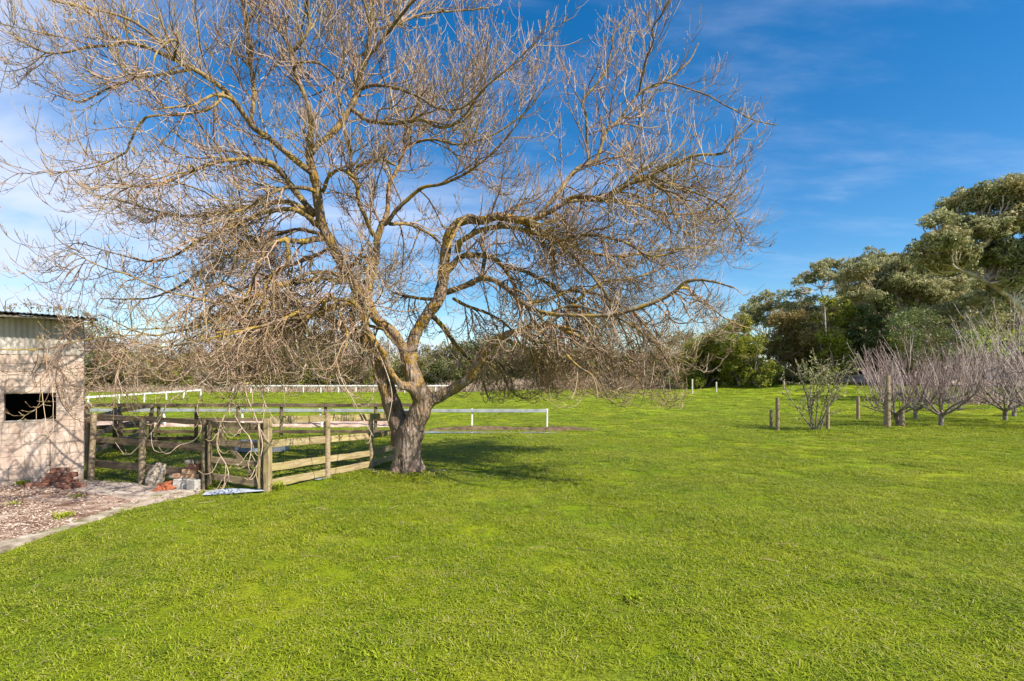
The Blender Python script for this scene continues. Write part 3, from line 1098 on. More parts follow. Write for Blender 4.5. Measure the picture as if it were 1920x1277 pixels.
# gate
gt = thing('yard_gate', lerp(P3, PC, 0.5), 'sagging dark timber farm gate behind hanging twigs', 'gate')
round_post('gate_post', P3 - Vector((0, 0, .1)), Vector((P3.x, P3.y, 1.18)), 0.04, M['wood_dark'], ff, 3)
GA = lerp(P3, PC, 0.06); GB = lerp(P3, PC, 0.90)
for (za, zb, h) in ((1.10, 1.06, 0.11), (0.80, 0.76, 0.10), (0.52, 0.44, 0.10), (0.24, 0.13, 0.11)):
    board('gate_board', GA + Vector((0, 0, za)), GB + Vector((0, 0, zb)), h, 0.028, M['wood_dark'], gt, int(za * 77))
offn = Vector((0.1, -0.99, 0)) * 0.032
board('gate_stile', GA + Vector((0.05, 0, .10)) + offn, GA + Vector((0.05, 0, 1.16)) + offn, 0.09, 0.028, M['wood_dark'], gt, 51)
board('gate_stile', GB + Vector((-0.02, 0, .06)) + offn, GB + Vector((-0.02, 0, 1.13)) + offn, 0.055, 0.028, M['wood_light'], gt, 52)
board('brace', GA + Vector((0.1, 0, 1.0)) - offn, GB + Vector((-0.08, 0, .2)) - offn, 0.075, 0.026, M['wood_dark'], gt, 53)

# side fence from the corner post back past the tree
S0 = PC; S1 = G(614, 896); S2 = G(697, 880); S3 = Vector((-2.56, 12.1, 0)); S4 = Vector((-2.38, 13.1, 0)); S5 = Vector((-1.9, 16.4, 0))
sf = thing('yard_fence', S1, 'sunlit pale four-rail timber fence running back behind the big bare tree', 'fence')
board('corner_post', S0 + Vector((0, 0, -.1)), S0 + Vector((0, 0, 1.20)), 0.13, 0.10, M['wood_light'], sf, 61)
board('post_packer', S0 + Vector((-.085, .02, -.05)), S0 + Vector((-.085, .02, 1.12)), 0.05, 0.04, M['wood_dark'], sf, 62)
round_post('post', S1 - Vector((0, 0, .1)), Vector((S1.x, S1.y, 1.20)), 0.052, M['wood_post'], sf, 11)
round_post('post', S2 - Vector((0, 0, .1)), Vector((S2.x - .02, S2.y, 1.14)), 0.048, M['wood_post'], sf, 12)
round_post('post', S3 - Vector((0, 0, .1)), Vector((S3.x, S3.y, 1.12)), 0.048, M['wood_post'], sf, 13)
round_post('post', S4 - Vector((0, 0, .1)), Vector((S4.x, S4.y, 1.10)), 0.048, M['wood_post'], sf, 14)
pts_ = [S0, S1, S2, S3, S4]
zz = {0: (1.165, .78, .385, .115), 1: (1.11, .715, .345, .10), 2: (1.07, .68, .33, .11), 3: (1.03, .65, .31, .09), 4: (1.0, .62, .3, .09)}
inn = Vector((-0.065, 0.0, 0))
for i in range(4):
    for j in range(4):
        A = pts_[i] + Vector((0, 0, zz[i][j])); B = pts_[i + 1] + Vector((0, 0, zz[i + 1][j]))
        sh = Vector((0.066, -0.01, 0)) if i == 0 else Vector((0.062, -0.01, 0))
        if i == 0:
            A = A + Vector((0.0, 0.055, 0)); o0 = Vector((0.0, 0, 0))
            board('rail', A, B + Vector((-.055, -.0, 0)) * 0 + Vector((-.02, 0, 0)), 0.125, 0.035, M['wood_light'], sf, 200 + i * 4 + j)
        else:
            board('rail', A + Vector((-.02, 0, 0)), B + Vector((-.02, 0, 0)), 0.115, 0.035, M['wood_light'], sf, 200 + i * 4 + j)

# rear fence of the yard
YB = 16.5
bf = thing('yard_fence', Vector((-7, YB, 0)), 'dark three-rail timber fence across the back of the yard', 'fence')
bx = [(p - 960) / 1000 * YB for p in (100, 163, 224, 297, 368, 446, 527, 610, 704, 770)]
for k, x in enumerate(bx):
    round_post('post', (x, YB, -0.1), (x + 0.01, YB, 1.04 if k != 8 else 1.08), 0.05, M['wood_dark'], bf, 30 + k, 8)
for k in range(len(bx) - 1):
    for z, h in ((1.0, 0.11), (0.56, 0.10), (0.19, 0.10)):
        board('rail', (bx[k], YB - .065, z), (bx[k + 1] - 0.008, YB - .065, z + 0.006 * ((k * 7) % 3 - 1)), h, 0.035, M['wood_dark'], bf, 300 + k * 3 + int(z * 10))
# side fence on the left of the yard
L0 = Vector((-9.05, 11.4, 0)); L1 = Vector((-10.2, 13.7, 0)); L2 = Vector((-11.0, 16.3, 0))
lf = thing('yard_fence', L1, 'dark timber fence running back along the left side of the yard', 'fence')
for k, p in enumerate((L0, L1, L2)):
    round_post('post', p - Vector((0, 0, .1)), p + Vector((0, 0, 1.08)), 0.05, M['wood_dark'], lf, 40 + k, 8)
for (a, b) in ((L0, L1), (L1, L2)):
    for z in (1.0, 0.62, 0.25):
        board('rail', a + Vector((.06, 0, z)), b + Vector((.06, 0, z)), 0.10, 0.035, M['wood_dark'], lf, int(400 + z * 10 + a.y))
# short inner fence dividing the yard
I0 = Vector((-8.6, 12.4, 0)); I1 = Vector((-8.9, 14.2, 0)); I2 = Vector((-3.0, 15.0, 0))
mf = thing('yard_fence', Vector((-6.5, 13.9, 0)), 'middle dark timber fence dividing the pens inside the yard', 'fence')
mp_ = [W(130, 850, 13.1), W(226, 845, 13.5), W(283, 840, 14.1), W(368, 838, 14.3)]
mp_ = [Vector((p.x, p.y, 0)) for p in mp_]
for k, p in enumerate(mp_):
    round_post('post', p - Vector((0, 0, .1)), p + Vector((0, 0, 0.93)), 0.05, M['wood_dark'], mf, 50 + k, 8)
for k in range(3):
    for z in (0.62, 0.24):
        if k == 2 and z == 0.62: continue
        board('rail', mp_[k] + Vector((0, -.06, z)), mp_[k + 1] + Vector((0, -.06, z)), 0.10, 0.035, M['wood_dark'], mf, 500 + k * 3 + int(z * 10))

# ------------------------------------------------------------------ white running rails
def white_rail(label, pts, zt, board_h, posts_t, post_w=0.05, lean=0.0, seed=0, th=0.04, bmat='white'):
    t = thing('white_rail', Vector((pts[0][0], pts[0][1], 0)), label, 'rail fence', 'white running rails of the training track')
    r = np.random.default_rng(seed)
    P = [Vector((p[0], p[1], 0)) for p in pts]
    for i in range(len(P) - 1):
        a, b = P[i], P[i + 1]
        board('rail', a + Vector((0, 0, zt)), b + Vector((0, 0, zt)), board_h, th, M[bmat], t, seed + i)
        d = (b - a); nrm = Vector((d.y, -d.x, 0)).normalized()
        if nrm.y < 0: nrm = -nrm
        n = posts_t
        cnt = max(1, int(round(d.length / n)))
        for k in range(cnt if i < len(P) - 2 else cnt + 1):
            p = a + d * (k / cnt) + nrm * (th / 2 + post_w / 2 + 0.004)
            board('post', p + Vector((r.normal(0, lean) if lean else 0, 0, -0.1)), p + Vector((0, 0, zt + board_h / 2 + 0.02)), post_w, post_w, M['white'], t, seed + 50 + k)
    return t


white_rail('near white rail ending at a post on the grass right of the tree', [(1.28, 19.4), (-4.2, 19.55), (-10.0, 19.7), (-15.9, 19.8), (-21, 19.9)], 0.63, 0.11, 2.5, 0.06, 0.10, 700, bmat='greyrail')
white_rail('white rail slanting away across the paddock beyond the shed', [(-30, 29), (-25.5, 32.0), (-28.2, 48.2)], 0.62, 0.12, 3.0, 0.075, 0.05, 800)
white_rail('far white rail along the foot of the scrub', [(-31.4, 60), (-15.6, 60), (-6.9, 60.5)], 0.80, 0.13, 1.9, 0.09, 0.0, 900)

# ------------------------------------------------------------------ single posts
def lone_post(px, ytop, ybase, rpx, label, cat='post', mat='wood_post', group=None, zoff=None):
    b = G(px, ybase)
    zb = float(gz(b.x, b.y))
    if zoff is not None:
        pass
    top = CAMH - (ytop - HZ) / F * b.y
    return round_post('fence_post', Vector((b.x, b.y, zb - 0.12)), Vector((b.x + random.uniform(-.01, .01), b.y, top)), rpx / F * b.y, M[mat], None, int(px), label=label, cat=cat, group=group)


lone_post(1446, 768, 803, 2.9, 'short round timber post just left of a taller one on the lawn')
lone_post(1458, 745, 807, 3.4, 'waist-high round timber post left of the small leafy tree')
lone_post(1552, 758, 806, 3.2, 'round timber post half hidden beneath the small leafy tree')
lone_post(1609, 744, 788, 3.0, 'slim timber post between the leafy tree and the tall thick post')
lone_post(1663.5, 704, 802, 5.4, 'tallest thick round timber post beside the bare fruit trees')
lone_post(1691, 766, 801, 4.2, 'low timber post behind the leaning fruit tree stem')
for (px, yt, lab) in ((1298, 711, 'pale distant post at the left end of the paddock boundary'), (1343, 716, 'pale distant post in front of the tea tree thicket'), (1470, 714, 'pale distant post to the right of the tea tree thicket')):
    Yp = 51.0
    x = (px - 960) / 1000 * Yp
    zb = float(gz(x, Yp))
    round_post('fence_post', Vector((x, Yp, zb - .1)), Vector((x, Yp, CAMH - (yt - HZ) / F * Yp)), 0.08, M['paleposts'], None, px, 8, label=lab, cat='post')
hf = thing('paddock_fence', Vector((33, 56, 1.2)), 'dark wire fence posts with log rail on the bank under the gum trees', 'fence')
for k in range(8):
    x = 30.5 + k * 3.0; y = 58 - k * 1.6
    round_post('post', (x, y, float(gz(x, y)) - .1), (x, y, float(gz(x, y)) + 1.25), 0.09, M['wood_dark'], hf, 90 + k, 8)
for k in range(7):
    x = 30.5 + k * 3.0; y = 58 - k * 1.6
    board('rail', (x, y - .12, float(gz(x, y)) + .85), (x + 3.0, y - 1.72, float(gz(x + 3, y - 1.6)) + .85), 0.16, 0.08, M['wood_post'], hf, 95 + k)

# ------------------------------------------------------------------ loose bricks, slab, blocks
def loose(name, p, dims, rot, mat, label, cat, group=None, jit=0.002, seed=0, bev=0.006):
    me = bev_box(name, dims[0] / 2, dims[1] / 2, dims[2] / 2, bev, jit, seed)
    o = obj(name, me, mat, None, label=label, cat=cat, group=group)
    o.location = p
    o.rotation_euler = rot
    return o


B0 = G(101, 915)
BR = [  # du, dn, layer, rot, label
    (-0.16, -0.02, 0, 0.1, 'dark red brick at the left end of the bottom course'),
    (0.06, 0.03, 0, -0.15, 'dark red brick in the middle of the bottom course by the shed'),
    (0.27, 0.02, 0, 0.3, 'dark red brick, right end of the bottom course by the shed'),
    (-0.10, 0.16, 0, 1.3, 'dark red brick at the back of the bottom course against the shed wall'),
    (0.14, 0.17, 0, 1.6, 'dark red brick lying end-on at the back right of the pile by the shed'),
    (-0.08, 0.03, 1, 0.05, 'dark red brick at the left of the second course of the shed pile'),
    (0.15, 0.05, 1, -0.25, 'dark red brick at the right of the second course of the shed pile'),
    (0.00, 0.15, 1, 0.2, 'dark red brick at the back of the second course of the shed pile'),
    (-0.03, 0.06, 2, 0.12, 'dark red brick lying third course on the left of the shed pile'),
    (0.19, 0.10, 2, -0.2, 'dark red brick lying third course on the right of the shed pile'),
    (0.04, 0.08, 3, 0.22, 'topmost dark red brick of the pile beside the shed'),
]
for k, (du, dn, ly, ro, lb) in enumerate(BR):
    loose('brick', Vector((B0.x + du, B0.y + dn, 0.055 + ly * 0.078)), (0.23, 0.11, 0.076), (0.02 * ((k % 3) - 1), 0, ro), M['brick'], lb, 'brick', 'old bricks piled against the shed', 0.002, k)
for k, (dx, dy, ro, lb) in enumerate(((-0.36, 0.02, 0.9, 'brick half sunk in mulch at the far left of the pile'), (0.43, -0.03, 0.5, 'fallen brick lying apart to the right of the shed pile'), (0.30, -0.17, -0.4, 'fallen brick lying in front of the shed pile'))):
    loose('brick', Vector((B0.x + dx, B0.y + dy, 0.045)), (0.23, 0.11, 0.076), (0.12, 0.1, ro), M['brick'], lb, 'brick', 'old bricks piled against the shed', 0.002, 30 + k)


def rock(name, p, dims, rot, mat, label, cat, seed=0, sub=3, rough=0.12):
    import bmesh
    bm = bmesh.new()
    bmesh.ops.create_icosphere(bm, subdivisions=sub, radius=1)
    r = np.random.default_rng(seed)
    o1, o2 = r.uniform(0, 10, 2)
    for vv in bm.verts:
        c = vv.co
        n = c.normalized()
        # squarish super-ellipsoid
        s = (abs(n.x) ** 4 + abs(n.y) ** 4 + abs(n.z) ** 4) ** -0.25
        s *= 1 + rough * math.sin(5 * n.x + o1) * math.sin(4 * n.y + o2) + 0.4 * rough * math.sin(13 * n.z + o1) * math.sin(11 * n.x)
        vv.co = Vector((n.x * s * dims[0] / 2, n.y * s * dims[1] / 2, n.z * s * dims[2] / 2))
    me = bpy.data.meshes.new(name)
    bm.to_mesh(me); bm.free()
    for f in me.polygons: f.use_smooth = True
    o = obj(name, me, mat, None, label=label, cat=cat)
    o.location = p; o.rotation_euler = rot
    return o


q = G(290, 911)
rock('stone_slab', Vector((q.x + 0.02, q.y + 0.02, 0.17)), (0.27, 0.10, 0.44), (-0.12, 0.46, 0.05), M['slab'], 'lichen-spotted stone slab leaning against the lowest fence rail', 'slab', 3)
q = G(357, 917)
loose('concrete_block', Vector((q.x - 0.06, q.y + 0.03, 0.095)), (0.39, 0.19, 0.165), (0, 0, 0.05), M['cblock'], 'long pale concrete block under the heap by the gate', 'block', seed=5)
loose('concrete_block', Vector((q.x + 0.12, q.y - 0.11, 0.095)), (0.19, 0.12, 0.17), (0, 0, -0.35), M['cblock'], 'small whitish concrete block at the foot of the gate post', 'block', seed=6)
SB = [(-0.18, 0.04, 0.215, 0.1, 'mortar-caked brick at the left of the heap on the concrete block', 'brick_pale'),
      (0.03, 0.05, 0.215, -0.05, 'mortar-caked brick in the middle of the heap beside the gate', 'brick_pale'),
      (-0.02, 0.04, 0.295, 0.15, 'flat brown brick second from the top of the gate heap', 'brick_pale'),
      (0.06, 0.03, 0.372, -0.1, 'reddish brick upper right of the heap beside the gate', 'brick')]
for k, (dx, dy, z, ro, lb, mt) in enumerate(SB):
    loose('brick', Vector((q.x + dx, q.y + dy, z)), (0.23, 0.11, 0.076), (0.03, 0.02, ro), M[mt], lb, 'brick', 'mixed bricks heaped beside the gate', 0.004, 60 + k)
rock('stone', Vector((q.x - 0.03, q.y + 0.03, 0.445)), (0.16, 0.12, 0.08), (0, 0, 0.3), M['stone'], 'grey stone on the very top of the heap by the gate', 'stone', 8, 2)
rock('stone', Vector((q.x + 0.12, q.y + 0.03, 0.445)), (0.08, 0.07, 0.08), (0, 0, 0.3), M['brick_pale'], 'small pale orange stone capping the right of the gate heap', 'stone', 9, 2)
for k, (px, py, z, s, lb) in enumerate(((322, 908, .16, .13, 'brown stone between the slab and the concrete block'), (335, 906, .20, .15, 'flat stone resting on rubble left of the gate heap'), (312, 912, .06, .14, 'rubble stone on the ground beside the leaning slab'), (329, 914, .06, .16, 'rubble stone behind the broken terracotta tile'), (340, 912, .13, .12, 'small stone wedged against the concrete block'))):
    p = G(px, py + 4)
    rock('stone', Vector((p.x, p.y + .03, z)), (s, s * 0.8, s * 0.55), (0.2 * k, 0.1, k), M['stone'], lb, 'stone', 20 + k, 2)
# broken terracotta tiles
p = G(313, 919)
loose('terracotta_tile', Vector((p.x, p.y, 0.065)), (0.26, 0.20, 0.014), (0.62, -0.25, 0.55), M['terra'], 'broken orange terracotta tile leaning upright on the concrete', 'tile', bev=0.002)
loose('terracotta_tile', Vector((p.x - 0.07, p.y - 0.05, 0.03)), (0.20, 0.10, 0.014), (0.18, -0.12, 0.7), M['terra'], 'narrow orange terracotta shard lying flat in front of the tile', 'tile', bev=0.002)


def corr_sheet(name, a, b, width, mat, label, z=0.02, amp=0.012, seed=0, bend=0.03, cat='metal sheet'):
    a = Vector((a[0], a[1], 0)); b = Vector((b[0], b[1], 0))
    d = (b - a); ln = d.length; x = d.normalized(); y = Vector((-x.y, x.x, 0))
    n1 = max(8, int(ln / 0.08)); n2 = max(7, int(width / 0.010))
    V = []
    for i in range(n1):
        for j in range(n2):
            f, g = i / (n1 - 1), j / (n2 - 1)
            p = x * (f - 0.5) * ln + y * (g - 0.5) * width
            zz_ = amp * math.sin(g * width / 0.076 * 2 * math.pi) + bend * math.sin(f * 5 + seed) * (g - 0.2) + amp
            V.append((p.x, p.y, zz_))
    V = np.array(V); V2 = V - np.array([0, 0, 0.003])
    ii = np.arange(n1 * n2).reshape(n1, n2)
    Q = np.stack([ii[:-1, :-1], ii[1:, :-1], ii[1:, 1:], ii[:-1, 1:]], -1).reshape(-1, 4)
    o = obj(name, np_mesh(name, np.concatenate([V, V2]), [Q, Q[:, ::-1] + n1 * n2], True), mat, None, label=label, cat=cat)
    c = (a + b) / 2
    o.location = (c.x, c.y, z)
    return o


corr_sheet('corrugated_sheet', G(384, 928)[:2], G(497, 921)[:2], 0.30, M['zinc'], 'bent silver corrugated sheet lying on the ground below the gate', 0.02)
corr_sheet('metal_flashing', (S1.x - 0.12, S1.y - 0.25), (S2.x - 0.0, S2.y + 0.4), 0.10, M['zinc'], 'narrow silver metal strip under the lowest rail of the sunlit fence', 0.012, 0.003, 3, 0.0)
tr_ = thing('water_trough', Vector((-6.2, 13.2, 0)), 'grey metal trough standing in the shade of the yard', 'trough')
for k, (x0, y0, x1, y1) in enumerate(((-.6, -.18, .6, -.18), (-.6, .18, .6, .18))):
    board('trough_side', Vector((-6.2 + x0, 13.2 + y0, 0.17)), Vector((-6.2 + x1, 13.2 + y1, 0.17)), 0.26, 0.02, M['zinc'], tr_, 3 + k)
for k, x in enumerate((-.59, .59)):
    board('trough_end', Vector((-6.2 + x, 13.03, 0.17)), Vector((-6.2 + x, 13.37, 0.17)), 0.26, 0.02, M['zinc'], tr_, 6 + k)
board('trough_base', Vector((-6.78, 13.2, 0.05)), Vector((-5.62, 13.2, 0.05)), 0.02, 0.34, M['zinc'], tr_, 9)

# ------------------------------------------------------------------ branch growth
def grow(r, p0, d0, ln, n, droop, up, wob):
    """p0 (B,3) d0 (B,3) ln (B,) -> (B,n,3): droops first, turns up at the tip"""
    B = len(p0)
    P = np.zeros((B, n, 3)); P[:, 0] = p0
    d = d0 / (np.linalg.norm(d0, axis=1, keepdims=True) + 1e-9)
    st = (ln / (n - 1))[:, None]
    for i in range(1, n):
        t = i / (n - 1)
        d = d + r.normal(0, wob, (B, 3))
        d[:, 2] += np.where(t < 0.6, -droop * (1 - t), up * (t - 0.3)) if np.ndim(droop) == 0 else (-droop * (t < 0.62) * (1.1 - t) + up * (t > 0.45) * t)
        d /= np.linalg.norm(d, axis=1, keepdims=True) + 1e-9
        P[:, i] = P[:, i - 1] + d * st
    return P


def tangents(P):
    T = np.zeros_like(P)
    T[:, 1:-1] = P[:, 2:] - P[:, :-2]
    T[:, 0] = P[:, 1] - P[:, 0]
    T[:, -1] = P[:, -1] - P[:, -2]
    return T / (np.linalg.norm(T, axis=2, keepdims=True) + 1e-9)


def spawn(r, P, R, per_m, tmin, tmax, ang, angs, pair=False):
    """children start points along polylines (B,N,3)"""
    B, Nn, _ = P.shape
    ln = np.linalg.norm(P[:, 1:] - P[:, :-1], axis=2).sum(1)
    cnt = np.maximum(1, r.poisson(ln * per_m))
    par = np.repeat(np.arange(B), cnt)
    if pair:
        par = np.repeat(par, 2)
    n = len(par)
    t = r.uniform(tmin, tmax, n)
    if pair:
        t[1::2] = t[0::2]
    f = t * (Nn - 1)
    i = np.minimum(f.astype(int), Nn - 2); g = (f - i)[:, None]
    p = P[par, i] * (1 - g) + P[par, i + 1] * g
    T = tangents(P)
    tg = T[par, i] * (1 - g) + T[par, i + 1] * g
    tg /= np.linalg.norm(tg, axis=1, keepdims=True)
    rv = r.normal(0, 1, (n, 3))
    if pair:
        rv[1::2] = rv[0::2]
    pr = rv - (rv * tg).sum(1, keepdims=True) * tg
    pr /= np.linalg.norm(pr, axis=1, keepdims=True) + 1e-9
    if pair:
        pr[1::2] *= -1
    a = np.clip(r.normal(ang, angs, n), 0.15, 1.6)[:, None]
    d = tg * np.cos(a) + pr * np.sin(a)
    rad = R[par, i]
    return p, d, rad, par, t


# ------------------------------------------------------------------ the big bare ash
TB = G(764, 886)
TY = TB.y
tree = thing('ash_tree', TB, 'huge leafless spreading ash tree with orange lichen on its limbs', 'tree')


def LP(lst):
    """(px,py,rpx,dY) -> xyz r relative to tree origin"""
    o_ = []
    for px, py, rp, dy in lst:
        Y = TY + dy
        p = W(px, py, Y)
        o_.append((p.x - TB.x, p.y - TB.y, p.z, rp / F * Y))
    return o_


core = {
    'T': [(764, 896, 31, 0), (764, 884, 28.5, 0), (764, 868, 26, 0), (765, 845, 24.5, 0), (769, 822, 24.5, 0), (777, 797, 21.5, 0), (787, 772, 19.5, 0), (792, 750, 19, 0), (785, 730, 18, 0), (775, 706, 16, 0), (768, 685, 15, 0), (764, 666, 14, 0)],
    'A1': [(767, 676, 13, 0), (772, 652, 12, 0.02), (781, 622, 10.5, 0.05), (802, 590, 10.5, 0.1), (822, 562, 11.5, 0.15), (830, 532, 11, 0.2), (832, 502, 10.5, 0.2), (835, 472, 10, 0.2), (838, 452, 9.5, 0.15), (847, 431, 9, 0.1), (860, 417, 8.5, 0.05), (880, 412, 8, 0), (905, 414, 8, -0.1), (930, 406, 8, -0.2), (958, 409, 7.5, -0.3), (984, 414, 7, -0.4), (1020, 402, 5.5, -0.5), (1052, 384, 4.6, -0.6), (1079, 368, 4.2, -0.7), (1129, 372, 3.5, -0.9)],
    'A2': [(766, 672, 12, 0), (756, 654, 9.5, -0.05), (745, 636, 9, -0.1), (734, 620, 9, -0.12), (706, 598, 9.5, -0.1), (690, 574, 11, -0.1), (676, 552, 11, -0.1), (660, 525, 11, -0.15), (640, 492, 10, -0.2), (623, 460, 9.5, -0.3), (605, 423, 9, -0.4), (597, 385, 9, -0.5), (592, 345, 8.5, -0.6), (582, 305, 8, -0.7), (581, 280, 7, -0.8)],
    'E': [(752, 835, 18, 0.15), (749, 800, 18, 0.2), (741, 775, 18, 0.22), (732, 750, 16.5, 0.25), (724, 721, 15, 0.3), (712, 690, 13, 0.35), (702, 662, 12, 0.4), (688, 640, 10.5, 0.5), (662, 628, 9, 0.6), (640, 612, 7.5, 0.7), (618, 598, 6.5, 0.9), (598, 590, 6, 1.1), (560, 588, 5.5, 1.5), (515, 600, 4.5, 1.9), (460, 612, 3.5, 2.3), (405, 640, 2.5, 2.6)],
    'E2': [(690, 642, 10, 0.5), (686, 620, 8, 0.4), (684, 596, 7.5, 0.2), (686, 572, 8, 0.0)],
    'F': [(790, 770, 14, 0), (806, 752, 13, -0.02), (826, 743, 11, -0.05), (852, 728, 10.5, -0.1), (878, 710, 10, -0.15), (896, 688, 9.5, -0.2), (904, 668, 9, -0.25), (918, 650, 8.5, -0.3), (942, 632, 8, -0.4), (968, 622, 6.5, -0.5), (1000, 614, 5, -0.7), (1045, 612, 4, -0.9), (1090, 622, 3, -1.2)],
    'G': [(792, 758, 11, -0.05), (780, 738, 10, -0.15), (768, 726, 9, -0.2), (756, 724, 8, -0.25), (748, 728, 6.5, -0.27)],
    'D': [(757, 726, 6.5, -0.25), (743, 712, 6, -0.3), (729, 690, 6, -0.35), (717, 662, 6.5, -0.4), (700, 638, 6.5, -0.45), (685, 614, 7, -0.5), (679, 594, 7, -0.5), (671, 577, 7, -0.5), (657, 570, 6.5, -0.55), (636, 571, 6.5, -0.6), (610, 580, 6, -0.8), (576, 593, 5.5, -1.0), (553, 612, 5, -1.2), (520, 630, 4, -1.5), (485, 652, 3.2, -1.8), (458, 685, 2.5, -2.0)],
    'H': [(664, 628, 7, 0.6), (661, 605, 6, 0.5), (663, 580, 6, 0.3), (672, 556, 6, 0.0)],
    'B': [(688, 562, 8, -0.1), (692, 538, 8, 0.0), (699, 508, 8, 0.1), (706, 478, 7, 0.2), (708, 445, 6.5, 0.3), (716, 420, 5.5, 0.35), (727, 395, 4.5, 0.5), (729, 349, 4.2, 0.6), (746, 315, 4, 0.7), (760, 273, 3.4, 0.8), (775, 220, 2.8, 0.9), (790, 160, 2.2, 1.0)],
}
